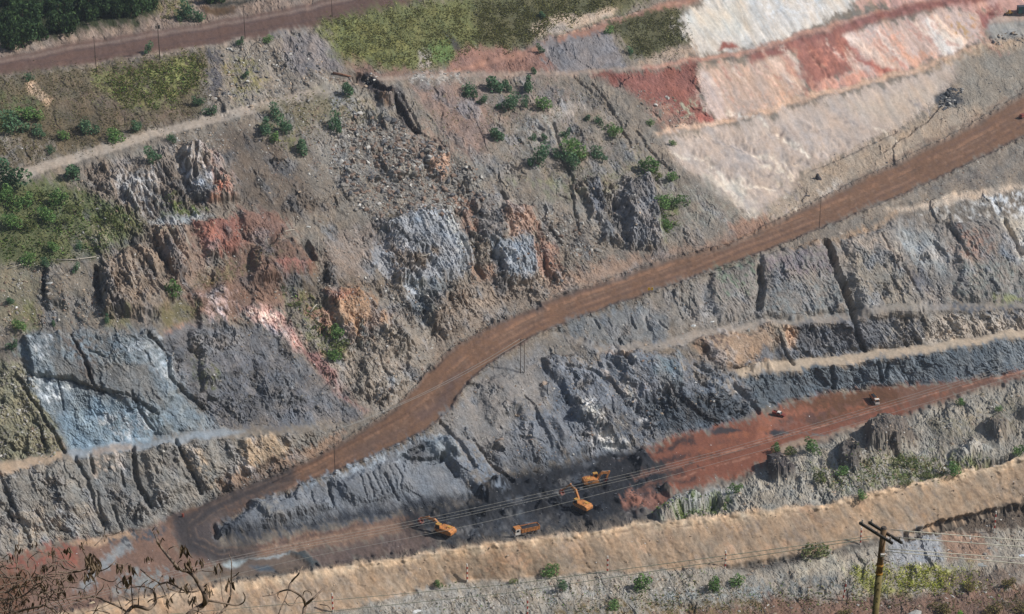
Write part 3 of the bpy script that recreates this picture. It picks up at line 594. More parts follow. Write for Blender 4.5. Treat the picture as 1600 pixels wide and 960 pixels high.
A(.75, [(290,330),(450,330),(560,430),(620,520),(590,640),(480,560),(290,500)], .6, soft=20); A(.6, [(440,300),(900,310),(930,420),(640,600),(560,600),(520,420)], .5, soft=22); A(1.2, [(600,350),(700,325),(860,330),(890,440),(760,480),(690,540),(600,460)], 1.2, soft=14)
A(.6, [(282,462),(455,372),(498,430),(420,482),(300,500)], .5)
A(1.2, [(380,480),(560,450),(650,540),(600,640),(520,600)], .8)
A(.5, [(32,520),(238,520),(335,668),(112,709),(40,600)], .6, 1.1); A(.6, [(238,530),(400,510),(570,650),(335,668)], .5, 1.2)
A(.9, [(-40,560),(30,565),(105,708),(-40,722)], .6)
A(.55, [(-40,742),(350,687),(545,668),(440,738),(265,806),(100,846),(-40,872)], 1.1)
A(.08, strip(ROAD_LO, ROAD_HI), 0, .45, 2)
A(.15, [(262,812),(345,775),(345,820),(335,845),(372,872),(640,805),(660,830),(500,885),(150,945),(-240,1000),(-240,912),(0,876),(200,836)], 0, .6, 5)
A(.12, [(330,893),(400,873),(450,866),(500,886),(400,900)], 0, .3, 2)
A(.26, [(345,838),(400,790),(600,705),(742,768),(560,812)], .8, .8); A(.32, [(690,645),(790,560),(862,535),(905,690),(800,738),(742,768)], .5, .8)
A(.4, [(640,800),(800,748),(1005,704),(1052,768),(1005,806),(700,848)], 0, 1.2)
A(.75, [(850,560),(960,548),(1180,600),(1186,645),(1000,704),(900,715)], .6, 1.1)
A(.9, [(1010,620),(1180,615),(1186,645),(1040,686)], .6, 1.2)
A(.5, [(1060,440),(1290,378),(1400,345),(1640,330),(1640,474),(1200,500),(1060,505)], 1.2)
A(1.1, [(1200,508),(1330,503),(1600,484),(1640,510),(1450,535),(1230,562)], 1.6)
A(.7, [(1160,590),(1330,570),(1640,522),(1640,575),(1400,602),(1205,634)], .9, .9)
A(.1, strip(BENCH_C, BENCH_C2), 0, .5, 2); A(.15, strip(BENCH_B, BENCH_B2), 0, .6, 2); A(.15, strip(BENCH_D, BENCH_D2), 0, .6, 2); A(.5, [(1440,335),(1600,290),(1640,300),(1640,335),(1480,348)], .5, .7)
A(.09, [(1008,706),(1120,669),(1212,637),(1400,607),(1600,586),(1840,545),(1840,518),(1600,588),(1400,650),(1225,709),(1095,758),(1052,770)], 0, .4, 3)
A(.8, [(1018,812),(1100,770),(1230,717),(1400,656),(1600,594),(1660,580),(1660,690),(1450,750),(1180,800)], .3)
A(.2, strip(BERM_BASE, BERM_CREST), .8, .9, 4)
A(.5, [(520,958),(950,896),(1300,864),(1600,788),(1660,780),(1660,1000),(500,1000)], .2)

# ------------------------------------------------------------------ gullies, ledges and knolls
C = cut
for h_, so_, p_ in [(4,4,[(160,420),(200,392),(240,400),(275,460),(250,500),(170,490)]),(3,4,[(245,360),(290,358),(300,420),(280,440)]),(4.5,4,[(280,235),(310,228),(345,250),(375,310),(340,320),(300,300)]),(3,6,[(395,395),(455,375),(490,410),(470,450),(400,440)]),(2.5,4,[(300,460),(360,450),(355,510),(310,520)]),
 (3.5,5,[(590,355),(640,330),(700,322),(740,400),(690,440),(620,440)]),(2.5,3,[(738,310),(785,306),(795,375),(760,382)]),(3,3,[(770,378),(835,374),(842,438),(790,440)]),(2.5,4,[(790,320),(830,326),(842,372),(800,376)]),(3,3,[(900,290),(935,285),(955,345),(925,340)]),(4,4,[(970,285),(1010,272),(1030,310),(1030,385),(985,388)]),(3,4,[(940,345),(962,350),(975,382),(945,380)]),
 (2.5,4,[(610,430),(690,440),(705,470),(680,515),(640,490)]),(2.5,5,[(505,455),(560,450),(645,540),(600,560),(520,500)]),(3,3,[(664,248),(702,244),(704,270),(690,286),(672,272)]),(3,3,[(604,262),(658,250),(660,275),(640,272),(610,278)]),(2.5,4,[(655,455),(712,455),(735,500),(700,525),(668,510)]),(2.2,4,[(560,560),(600,550),(640,590),(600,630),(560,610)]),
 (2.5,5,[(1320,380),(1400,350),(1440,420),(1440,490),(1345,495)]),(2,4,[(1190,400),(1290,378),(1305,440),(1320,490),(1190,495)]),(2.2,5,[(1490,350),(1560,345),(1590,410),(1560,470),(1500,470)]),(1.8,4,[(1110,432),(1180,410),(1180,490),(1120,500)]),
 (3,4,[(960,550),(1060,556),(1070,605),(1010,615),(975,590)]),(3,4,[(850,565),(900,560),(975,640),(960,690),(900,650)]),(2.5,4,[(1090,535),(1200,515),(1210,580),(1130,575)]),(2.5,3,[(900,640),(940,640),(1000,690),(930,700)]),(2.2,3,[(40,522),(240,520),(268,565),(285,605),(250,648),(180,618),(100,592),(50,588)]),
 (2,5,[(520,757),(620,722),(650,760),(560,790)]),(2.5,6,[(745,605),(800,590),(830,640),(770,660)]),(2,5,[(760,690),(830,670),(840,710),(780,730)]),(1.8,4,[(400,790),(470,765),(480,800),(420,822)]),(2.2,4,[(380,690),(430,682),(450,712),(385,740)]),(1.8,4,[(285,695),(330,690),(345,750),(318,765)]),(1.8,4,[(10,745),(105,722),(125,790),(60,830),(20,800)]),(2,4,[(225,705),(272,692),(300,760),(245,780)]),
 (2.5,4,[(70,425),(105,430),(110,485),(72,480)]),(2.5,5,[(300,350),(345,345),(392,388),(330,400)]),(2.2,6,[(375,330),(430,335),(450,365),(400,395)]),(2.6,5,[(300,520),(360,525),(380,580),(320,600)]),(2.2,5,[(400,560),(460,575),(480,620),(420,640)])]:
    lump(h_*.95, p_, so_*1.6, 1.5)
for pts_, o_ in ((ROAD_LO, 2.5), (ROAD_HI, -3)): cut(-.7, 3.5, [(q[0], q[1]+o_) for q in pts_[3:]], 2)
C(5, 13, [(1293,380),(1300,400),(1306,425),(1318,445),(1325,468),(1330,480)]); C(3.2, 8, [(1330,484),(1336,505),(1342,530),(1350,546)])
C(2.5, 9, [(1186,420),(1190,445),(1186,480)]); C(2.0, 7, [(1570,345),(1582,370),(1596,395)]); C(.8, 4, [(1375,370),(1388,395),(1420,435),(1440,475),(1442,510)])
C(2.2, 6, [(1300,575),(1304,605)]); C(2.5, 6, [(1372,565),(1378,595)]); C(2, 6, [(1390,568),(1385,590)]); C(1.6, 10, [(1275,582),(1290,600)])
C(.8, 3, [(1372,448),(1385,449)]); C(.8, 3, [(1371,453),(1384,455)]); C(.8, 3, [(1372,460),(1385,462)]); C(1, 3, [(1380,450),(1379,470)])
C(1.0, 3, [(1475,345),(1482,335),(1484,345)]); C(1.5, 5, [(1480,350),(1495,370),(1510,400)])
C(1.2, 4, [(1215,515),(1222,545),(1240,570)]); C(1.5, 8, [(1268,512),(1274,525)])
C(2.2, 7, [(885,625),(905,640)]); C(2.6, 8, [(962,552),(975,560)]); C(2.6, 8, [(977,556),(985,572)]); C(1.5, 5, [(885,575),(920,578),(955,595),(975,620)])
C(1.8, 6, [(1100,545),(1108,560)]); C(2.0, 7, [(1150,600),(1170,622),(1185,642)]); C(1.5, 5, [(1092,598),(1125,610)]); C(1.2, 4, [(1085,570),(1130,595)])
for k in range(11): x = 1010+11*k+RNG.uniform(-4,4); C(RNG.uniform(.5,1.4), RNG.uniform(2.5,5), [(x, 623+RNG.uniform(-3,3)), (x+RNG.uniform(0,6), 630+RNG.uniform(0,14))])
C(.9, 5, [(1008,494),(1014,514)]); C(.8, 4, [(928,498),(936,512)]); C(.8, 4, [(985,495),(992,512)]); C(.7,4,[(1030,503),(1040,514)]); C(.6,3,[(950,498),(956,512)])
C(3, 9, [(612,150),(625,170),(640,195),(652,206)]); C(1.2, 4, [(628,150),(640,172),(655,200)]); C(1.2, 5, [(640,195),(662,214),(680,222)]); C(3, 16, [(560,122),(585,134),(600,145)]); C(1.5, 4, [(600,158),(612,166)])
lump(3.5, [(588,140),(612,138),(612,158),(595,165)], 5)
C(2.5, 7, [(590,240),(600,258),(606,270)]); C(2.2, 5, [(724,285),(732,305)]); C(2.5, 6, [(785,300),(790,312)]); C(1.3, 4, [(742,345),(748,365),(765,380)])
C(2, 5, [(716,375),(728,400),(735,415)]); C(1.6, 4, [(775,380),(770,400),(790,425)]); C(2.2, 8, [(745,420),(755,432)]); C(1.4, 4, [(785,345),(800,340),(820,350)])
C(1.4, 4, [(850,395),(855,430)]); C(1.6, 5, [(583,440),(596,460)]); C(1.3, 4, [(605,490),(630,520),(648,548)]); C(1.2, 5, [(700,465),(680,510),(672,530)])
C(1.6, 9, [(958,372),(972,385)]); C(1.6, 9, [(985,375),(995,388)]); C(1.6, 8, [(1015,375),(1018,386)]); C(1.5, 5, [(955,290),(965,330)]); C(1.2, 4, [(890,285),(900,330),(905,360)])
C(1.0, 3, [(895,118),(920,140),(960,175)]); C(1.0, 3, [(925,130),(960,175),(985,230)]); C(1.0, 4, [(995,205),(1015,235),(1045,265)]); C(1.2, 5, [(865,195),(875,240),(890,270),(900,300)])
C(2.5, 7, [(305,235),(302,262),(306,280)]); C(1.8, 6, [(318,255),(325,275)]); C(1.2, 4, [(300,285),(325,310)])
for k in range(7): C(1.0, 4, [(190+9*k, 268+k%2*6), (200+9*k, 305), (207+9*k, 325)])
C(1.6, 5, [(240,360),(252,395),(272,430)]); C(1.4, 5, [(262,362),(280,395),(292,410)]); C(3, 9, [(150,420),(152,450),(158,475)]); C(1.5, 5, [(68,425),(70,470)])
for k in range(5): C(.9, 4, [(190+12*k, 400), (200+14*k, 440)])
C(1.5, 5, [(430,375),(420,385),(440,360)]); C(2.4, 12, [(480,385),(488,405)]); lump(2.5, [(395,400),(450,380),(480,420),(420,450)], 12)
C(2.2, 6, [(232,522),(250,540),(262,560),(266,590),(285,610),(315,635)]); C(1.3, 4, [(112,524),(128,555),(145,595)]); C(1.3, 4, [(135,560),(140,590),(152,610)])
C(1.4, 4, [(50,588),(100,592),(150,610),(200,620),(250,648)]); C(1.2, 4, [(205,615),(220,645),(240,672)]); C(1, 3, [(92,592),(100,640)]); C(1.1, 3, [(140,550),(165,560)])
C(1.6, 6, [(28,590),(50,625),(80,670),(100,705)]); C(1.5, 5, [(50,655),(65,672),(70,705)])
C(2.6, 8, [(207,702),(210,725),(215,755),(228,780),(236,790)]); C(1.8, 6, [(274,690),(290,720),(305,745),(314,770)]); C(1.4, 5, [(142,712),(146,738)]); C(1.4, 6, [(118,715),(135,750),(150,800),(160,820)])
C(1.4, 5, [(0,740),(20,790),(45,845)]); C(1.2, 5, [(150,770),(165,825)]); C(1, 4, [(190,735),(192,760)]); C(1,4,[(175,790),(190,830)]); C(1,4,[(55,800),(75,830)])
C(1.8, 8, [(690,712),(705,728),(712,742)]); C(1.6, 10, [(630,716),(660,720),(690,718)]); C(1.4, 5, [(512,755),(520,790)]); C(1.8, 6, [(770,700),(782,705)])
for k in range(7): x = 446+7*k+RNG.uniform(-3,3); C(RNG.uniform(.4,1), RNG.uniform(2,4), [(x, 772+RNG.uniform(-5,4)), (x+RNG.uniform(1,6), 784+RNG.uniform(0,9))])
for k in range(7): x = 560+11*k+RNG.uniform(-5,5); C(RNG.uniform(.3,.8), RNG.uniform(2,4), [(x, 745-.28*(x-560)), (x+RNG.uniform(3,10), 762-.28*(x-560)), (x+RNG.uniform(8,18), 780-.28*(x-560))])
C(1.8, 10, [(335,825),(338,835)]); C(1.4, 8, [(640,706),(660,700)]); lump(2.5, [(670,690),(700,685),(715,715),(680,712)], 6)
C(1.6, 6, [(730,600),(745,605)]); C(1.4, 4, [(836,655),(842,668)]); lump(2, [(845,605),(858,600),(862,618),(848,622)], 5)
# knolls on the hill behind the berm, with steep sides to the left
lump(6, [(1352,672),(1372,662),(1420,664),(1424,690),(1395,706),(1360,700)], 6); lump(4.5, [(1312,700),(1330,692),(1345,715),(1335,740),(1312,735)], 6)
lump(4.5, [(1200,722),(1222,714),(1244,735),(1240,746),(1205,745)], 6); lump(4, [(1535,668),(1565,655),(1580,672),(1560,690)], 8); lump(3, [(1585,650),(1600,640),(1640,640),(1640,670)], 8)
lump(3.5, [(1020,808),(1035,795),(1080,775),(1100,780),(1050,806)], 6); C(3.2, 14, [(1062,806),(1090,794),(1122,782)]); lump(3, [(1490,710),(1520,690),(1548,706),(1510,716)], 9)
C(2.5, 9, [(1528,730),(1560,722),(1580,712)]); C(2.0, 8, [(1395,700),(1402,710)])
# stockpiles on the coal floor, spoil heap
lump(2, [(840,795),(850,782),(862,795)], 6); lump(2.5, [(1035,765),(1045,755),(1055,770),(1048,778)], 5); lump(2.5, [(985,715),(1005,708),(1020,725),(1000,735)], 6)
lump(3, [(745,765),(790,750),(800,772),(760,780)], 9); lump(1.5, [(785,800),(800,792),(815,800)], 6); lump(1.2, [(990,800),(1010,795),(1012,803)], 4)
lump(1.6, [(945,745),(980,742),(985,760),(950,765)], 6); lump(1.0,[(452,864),(478,866),(500,885),(485,886)],4)
for k in range(60):
    x, y = RNG.uniform(640, 1040), RNG.uniform(708, 835)
    if inside(np.array([x]), np.array([y]), [(660,800),(742,770),(850,726),(960,704),(1040,737),(1050,766),(1000,803),(850,825),(720,842)])[0]: r_ = RNG.uniform(3, 9); lump(RNG.uniform(.5, 2.0), [(x-r_*1.3,y),(x,y-r_*.5),(x+r_*1.3,y),(x,y+r_*.5)], 3)
lump(3.2, [(342,834),(400,796),(470,775),(520,790),(440,820),(365,838)], 9); lump(3, [(690,690),(735,690),(790,758),(745,768),(712,735)], 8); lump(2.5, [(800,640),(850,625),(890,690),(840,715)], 10); lump(2, [(860,660),(900,660),(930,700),(880,712)], 7)
C(1.4, 6, [(740,690),(770,730),(800,752)]); C(1.2, 5, [(820,620),(845,665),(860,700)]); C(1.0, 4, [(600,745),(622,780)]); C(1.4, 6, [(690,660),(712,690),(740,735)])
# the trench between berm and near ground, right
C(2.5, 16, [(1420,838),(1500,815),(1600,795),(1700,770)]); C(1.0, 5, [(1130,888),(1240,872),(1300,864)])
CX = [q[0] for q in BERM_CREST]; CY = [q[1] for q in BERM_CREST]
for k in range(55):
    x = RNG.uniform(560, 1640); y = np.interp(x, CX, CY)+RNG.uniform(0, 6); r_ = RNG.uniform(2.5, 7); lump(RNG.uniform(.15, .7), [(x-r_, y+1), (x, y-r_*.5), (x+r_, y), (x, y+r_*.5)], 2.5)
for k in range(26):
    x = RNG.uniform(300, 1640); y = np.interp(x, CX, CY)+RNG.uniform(8, 20); ln = RNG.uniform(10, 32); C(RNG.uniform(.08, .22), RNG.uniform(1.2, 2.4), [(x, y), (x+ln*.35, y+ln*.5), (x+ln*.5, y+ln)])
C(.3, 2, [(1385,795),(1395,808)])
# old slide channels in the clay
for k in range(12):
    x = 1105+22*k+RNG.uniform(-8,8); y0 = 100-.5*(x-1105)*.3+RNG.uniform(0,30); ln = RNG.uniform(20,55); C(RNG.uniform(.12,.4), RNG.uniform(2,5), [(x, y0), (x+ln*.45, y0+ln*.5), (x+ln*.75, y0+ln)], warp=1.6)
for k in range(9):
    x = 1335+21*k+RNG.uniform(-8,8); y0 = 52-.2*(x-1335)+RNG.uniform(0,16); ln = RNG.uniform(20,42); C(RNG.uniform(.12,.35), RNG.uniform(2,5), [(x, y0), (x+ln*.55, y0+ln*.5), (x+ln, y0+ln*.95)], warp=1.5)
C(1.2, 5, [(1380,235),(1430,200),(1450,185),(1480,150)]); C(1.0, 5, [(1260,268),(1330,238),(1400,205)])
for p in ([(1080,235),(1120,262),(1180,275),(1230,262)], [(1100,262),(1150,285),(1215,290)], [(1150,225),(1200,250),(1260,250)], [(1220,225),(1280,240),(1320,225)], [(1080,210),(1160,220),(1220,205)]): C(.9, 10, p, 7, 1.6)
for k in range(30):
    x, y = RNG.uniform(1060, 1430), RNG.uniform(160, 320); ln = RNG.uniform(25, 70)
    if inside(np.array([x+ln*.4]), np.array([y+ln*.2]), [(1040,220),(1250,172),(1490,105),(1462,150),(1332,230),(1240,295),(1182,330),(1100,288)])[0]: C(RNG.uniform(.15, .45)*(1 if k % 3 else -1), RNG.uniform(4, 11), [(x, y), (x+ln*.45, y+ln*.12), (x+ln*.9, y+ln*.42)], 4, 1.6)
# ------------------------------------------------------------------ relief of the broken ground
across = (.84*U - .54*V) + 6*fbm(U/40, V/40, 3, 5); along = (.54*U + .84*V)
f1, g1, t1 = facets(across/30, along/44, 3); f2, g2, t2 = facets(across/12, along/17, 5); f3, g3, t3 = facets(WU/5.2, WV/5.2, 8)
gul = 1-np.abs(gn(across/21, along/110, 9)); gul2 = 1-np.abs(gn(across/6.5, along/48, 12))
big = fbm(U/70, V/70, 3, 15); fine = fbm(U/5, V/5, 2, 17); mid = fbm(U/18, V/18, 3, 23)
rag = .22 + 1.1*sstep(-.12, .42, fbm(U/55, V/55, 3, 28))          # some places broken, some smooth
gpat = .15 + .85*sstep(-.1, .4, fbm(U/65, V/65, 3, 33))
f4, g4, t4 = facets(across/3.4, along/4.6, 19); f5, g5, t5 = facets((across+7*fbm(U/30,V/30,3,44))/44, along/85, 29)
f6, g6, t6 = facets((across+5*fbm(U/14,V/14,3,46))/10, along/23, 37); f7, g7, t7 = facets(across/4.6, along/10, 39)
def saw(x):
    f = x-np.floor(x); return np.where(f < .09, f/.09, 1-(f-.09)/.91)-.5         # rises sharply towards the left, falls slowly to the right
wob = fbm(U/36, V/36, 4, 35, .65)
s1 = saw(across/38 + .75*wob + .25*gn(U/120, V/120, 3)); s2 = saw(across/15 + 1.0*wob + .4*gn(U/20, V/20, 6)); s3 = saw(across/6.2 + 1.3*wob + .3*gn(U/9, V/9, 4))
p1 = sstep(-.05, .35, fbm(U/60, V/60, 3, 51)); p2 = sstep(-.1, .3, fbm(U/42, V/42, 3, 55)); p3 = sstep(-.12, .25, fbm(U/34, V/34, 3, 58))
l1 = saw(along/46 + .9*fbm(U/40, V/40, 4, 66)+.3)                                    # ledges
stri = (1-np.abs(gn(across/4.2, along/42, 14)))**3
QS = np.zeros_like(AMP)
for pts_ in ([(130,262),(345,200),(450,300),(560,340),(740,330),(1040,260),(1150,360),(760,510),(600,650),(300,665),(240,520),(60,515),(30,420)], [(690,640),(860,535),(1060,440),(1640,360),(1640,470),(1200,500),(1180,640),(900,712),(760,765)], [(-40,745),(350,690),(540,668),(440,735),(100,845),(-40,870)], [(330,180),(520,140),(900,125),(1040,260),(740,330),(450,300)]):
    sl, m_ = poly_mask(pts_, 14, 1.5); QS[sl] = np.maximum(QS[sl], m_)
PC = QS*sstep(.0, .28, fbm(across/30, along/55, 4, 141, .6))
AMP = np.maximum(AMP, np.minimum(AMP+.55*PC, 1.15)).astype(np.float32)
CR0 = np.clip((AMP-.4)/.8, 0, 1)
DISP += AMP*(2.4*big + rag*(1.1*f1 + (.7+.3*CR0)*f2 + (.36+.22*CR0)*f3 + .2*f4) - rag*p2*(.45*np.exp(-(g2/.06)**2)) - (.2+rag)*.4*p1*np.exp(-(g5/.02)**2) + .55*mid + .15*fine)
DISP += AMP*(.25+.75*GUL)*(1.5*p1*s1 + (.4+.25*CR0)*p2*s2 + (.14+.12*CR0)*p3*s3) + AMP*.8*p2*rag*l1
DISP += AMP*GUL*(.9*gpat*(gul*gul-.5) + .4*gpat*(gul2*gul2-.5) + .38*(.3+gpat)*(.4-stri)) + AMP*(.2+.8*rag)*(.35+.65*CR0)*(.8*f6 + .36*f7 - .25*np.exp(-(g6/.07)**2)) + AMP*.075*RNG.standard_normal(U.shape).astype(np.float32)
DISP += .03*fine
P0 = place(U, V, Z)
du = np.gradient(P0, axis=1); dv = np.gradient(P0, axis=0); NN = np.cross(du, -dv); NN /= np.linalg.norm(NN, axis=2, keepdims=True)+1e-9
NN = (NN + np.array([0, -.35, .25])); NN /= np.linalg.norm(NN, axis=2, keepdims=True)
edge = sstep(CU0, -190, U)*sstep(CU1, 1790, U)*sstep(CV0, -120, V)
PW = P0 + NN*(DISP*edge)[..., None]
# colour of the material: layers and stains
for pts_, k_ in (([(1064,26),(1095,-40),(1640,-60),(1640,24),(1545,60),(1500,88),(1268,155),(1122,192),(1092,105)], 1.0), ([(1030,216),(1250,168),(1510,92),(1462,160),(1332,236),(1240,302),(1182,338),(1100,292)], .6), ([(q[0], q[1]) for q in BERM_BASE]+[(q[0], q[1]) for q in BERM_CREST[::-1]], .8)):
    sl, m_ = poly_mask(pts_, 4, 1.0); a_, b_ = across[sl], along[sl]
    RGB[sl] *= (1 + m_*k_*(.30*fbm(a_/7, b_/90, 3, 171) + .16*fbm(a_/2.6, b_/40, 2, 175) + .18*fbm(U[sl]/22, V[sl]/22, 4, 178)))[..., None]
    wv = m_*k_*.14*fbm(a_/16, b_/90, 3, 181); RGB[sl][..., 0] *= 1+wv; RGB[sl][..., 2] *= 1-wv
gy = RGB.mean(2, keepdims=True); hue = fbm(U/48, V/48, 3, 151)[..., None]; mixg = .55*PC[..., None]
RGB = RGB*(1 + PC*.55*fbm(across/18, along/40, 4, 161))[..., None]; RGB = RGB*(1-mixg) + mixg*gy*(np.array([1.0, 1.0, 1.02]) + hue*np.array([.25, .02, -.22])*1.2); RGB = RGB.astype(np.float32)
CR = np.clip((AMP-.4)/.8, 0, 1)
tone = 1 + .2*CR + MOT*(CR*(.34*(t5-.5)+.2*(t1-.5)+.3*fbm(across/24, along/60, 4, 131)) + .20*N1 + .14*N2 + .11*(t1-.5) + .17*(t2-.5) + .16*(t3-.5) + .14*(gul2-.6) + .1*fine + .12*(t4-.5) + (.1+.16*CR)*(t6-.5) + (.08+.1*CR)*(t7-.5)) + MOT*np.clip(AMP*2, .3, 1)*((.2+.3*CR)*fbm(across/2.4, along/30, 3, 77) - .22*CR*stri + .16*fbm(across/7, along/60, 3, 78)) + .05*RNG.standard_normal(U.shape).astype(np.float32)
warm = MOT*(.10*fbm(U/28, V/28, 3, 61) + .06*(t2-.5))
RGB *= np.clip(tone, .45, 1.7)[..., None]
RGB[..., 0] *= 1+warm; RGB[..., 2] *= 1-warm
pale = sstep(.42, .62, fbm(across/10, along/22, 3, 71))*np.clip(AMP-.4, 0, .7)*.8
RGB += pale[..., None]*np.array(lin((170,168,164)), np.float32)*.6
ALB = np.clip(RGB*KALB, .012, .86).astype(np.float32)

# ------------------------------------------------------------------ materials
def nodes(m): m.use_nodes = True; t = m.node_tree; return t, t.nodes, t.nodes['Principled BSDF'], t.links
def ground_mat(name, rough=.93, bump=.35, scale=.9, spec=.06, mot=.28):
    m = bpy.data.materials.new(name); t, n, b, l = nodes(m)
    a = n.new('ShaderNodeAttribute'); a.attribute_name = 'Col'
    tc = n.new('ShaderNodeTexCoord'); nz = n.new('ShaderNodeTexNoise'); nz.inputs['Scale'].default_value = scale; nz.inputs['Detail'].default_value = 7; nz.inputs['Roughness'].default_value = .7
    l.new(tc.outputs['Object'], nz.inputs['Vector'])
    mr = n.new('ShaderNodeMapRange'); mr.inputs[1].default_value = .25; mr.inputs[2].default_value = .75; mr.inputs[3].default_value = 1-mot; mr.inputs[4].default_value = 1+mot; l.new(nz.outputs[0], mr.inputs[0])
    mx = n.new('ShaderNodeMix'); mx.data_type = 'RGBA'; mx.blend_type = 'MULTIPLY'; mx.inputs[0].default_value = 1
    l.new(a.outputs['Color'], mx.inputs[6]); l.new(mr.outputs[0], mx.inputs[7]); l.new(mx.outputs[2], b.inputs['Base Color'])
    bp = n.new('ShaderNodeBump'); bp.inputs['Strength'].default_value = bump; bp.inputs['Distance'].default_value = .5; l.new(nz.outputs[0], bp.inputs['Height']); l.new(bp.outputs[0], b.inputs['Normal'])
    b.inputs['Roughness'].default_value = rough; b.inputs['Specular IOR Level'].default_value = spec
    return m
M_ROCK = ground_mat('broken_rock', .95, .7, 1.1); M_ROAD = ground_mat('packed_earth', .95, .15, .9, .06, .2); M_CLAY = ground_mat('soft_clay', .95, .2, .5, .06, .1); M_BERM = ground_mat('graded_earth', .95, .4, .8, .06, .22); M_WET = ground_mat('muddy_water', .3, .03, .3, .4)
def paint_mat(name, c, rough=.5, spec=.4, metal=0.0, dirt=.35, dirtc=(112,88,68), scale=1.6):
    m = bpy.data.materials.new(name); t, n, b, l = nodes(m)
    tc = n.new('ShaderNodeTexCoord'); nz = n.new('ShaderNodeTexNoise'); nz.inputs['Scale'].default_value = scale; nz.inputs['Detail'].default_value = 6; l.new(tc.outputs['Object'], nz.inputs['Vector'])
    r = n.new('ShaderNodeValToRGB'); r.color_ramp.elements[0].position = .42; r.color_ramp.elements[1].position = .72; l.new(nz.outputs[0], r.inputs[0])
    mx = n.new('ShaderNodeMix'); mx.data_type = 'RGBA'; mx.inputs[6].default_value = (*lin(c), 1); mx.inputs[7].default_value = (*lin(dirtc), 1)
    mu = n.new('ShaderNodeMath'); mu.operation = 'MULTIPLY'; mu.inputs[1].default_value = dirt; l.new(r.outputs[0], mu.inputs[0]); l.new(mu.outputs[0], mx.inputs[0])
    l.new(mx.outputs[2], b.inputs['Base Color']); b.inputs['Roughness'].default_value = rough; b.inputs['Metallic'].default_value = metal; b.inputs['Specular IOR Level'].default_value = spec
    return m
def vcol_mat(name, rough=.9, trans=0.0):
    m = bpy.data.materials.new(name); t, n, b, l = nodes(m); a = n.new('ShaderNodeAttribute'); a.attribute_name = 'Col'
    l.new(a.outputs['Color'], b.inputs['Base Color']); b.inputs['Roughness'].default_value = rough; b.inputs['Specular IOR Level'].default_value = .15
    if trans:
        tr = n.new('ShaderNodeBsdfTranslucent'); l.new(a.outputs['Color'], tr.inputs[0]); ms = n.new('ShaderNodeMixShader'); ms.inputs[0].default_value = trans
        l.new(b.outputs[0], ms.inputs[1]); l.new(tr.outputs[0], ms.inputs[2]); l.new(ms.outputs[0], n['Material Output'].inputs[0])
    return m
def objcol_mat(name):
    m = bpy.data.materials.new(name); t, n, b, l = nodes(m); oi = n.new('ShaderNodeObjectInfo')
    tc = n.new('ShaderNodeTexCoord'); nz = n.new('ShaderNodeTexNoise'); nz.inputs['Scale'].default_value = 2.2; nz.inputs['Detail'].default_value = 7; l.new(tc.outputs['Object'], nz.inputs['Vector'])
    mr = n.new('ShaderNodeMapRange'); mr.inputs[1].default_value = .3; mr.inputs[2].default_value = .7; mr.inputs[3].default_value = .6; mr.inputs[4].default_value = 1.3; l.new(nz.outputs[0], mr.inputs[0])
    mx = n.new('ShaderNodeMix'); mx.data_type = 'RGBA'; mx.blend_type = 'MULTIPLY'; mx.inputs[0].default_value = 1; l.new(oi.outputs['Color'], mx.inputs[6]); l.new(mr.outputs[0], mx.inputs[7])
    l.new(mx.outputs[2], b.inputs['Base Color']); b.inputs['Roughness'].default_value = .92
    bp = n.new('ShaderNodeBump'); bp.inputs['Strength'].default_value = .5; bp.inputs['Distance'].default_value = .3; l.new(nz.outputs[0], bp.inputs['Height']); l.new(bp.outputs[0], b.inputs['Normal'])
    return m
M_BOULDER = objcol_mat('boulder_stone'); M_VC = vcol_mat('loose_stone'); M_LEAF = vcol_mat('leaves', .7, .25)

# ------------------------------------------------------------------ tags and mesh building
def tag(o, label=None, cat=None, group=None, kind=None):
    for k, v in (('label', label), ('category', cat), ('group', group), ('kind', kind)):
        if v: o[k] = v
    return o
def link(o, parent=None):
    COL.objects.link(o); o.parent = parent; return o
def empty(name, loc, rz=0.0, **kw):
    o = bpy.data.objects.new(name, None); o.location = loc; o.rotation_euler = (0, 0, rz); o.empty_display_size = .5; link(o); return tag(o, **kw)
def raw_mesh(name, verts, faces_flat, nper, mats, cols=None, smooth=False):
    """verts (N,3), faces_flat (M*nper) as arrays"""
    me = bpy.data.meshes.new(name); verts = np.asarray(verts, np.float32); ff = np.asarray(faces_flat, np.int32).ravel(); m = len(ff)//nper
    me.vertices.add(len(verts)); me.vertices.foreach_set('co', verts.ravel()); me.loops.add(len(ff)); me.loops.foreach_set('vertex_index', ff)
    me.polygons.add(m); me.polygons.foreach_set('loop_start', np.arange(m, dtype=np.int32)*nper)
    me.polygons.foreach_set('use_smooth', np.full(m, smooth, bool)); me.update(calc_edges=True)
    if cols is not None:
        at_ = me.color_attributes.new('Col', 'FLOAT_COLOR', 'POINT'); c = np.ones((len(verts), 4), np.float32); c[:, :3] = cols; at_.data.foreach_set('color', c.ravel())
    me.materials.append(mats); return me
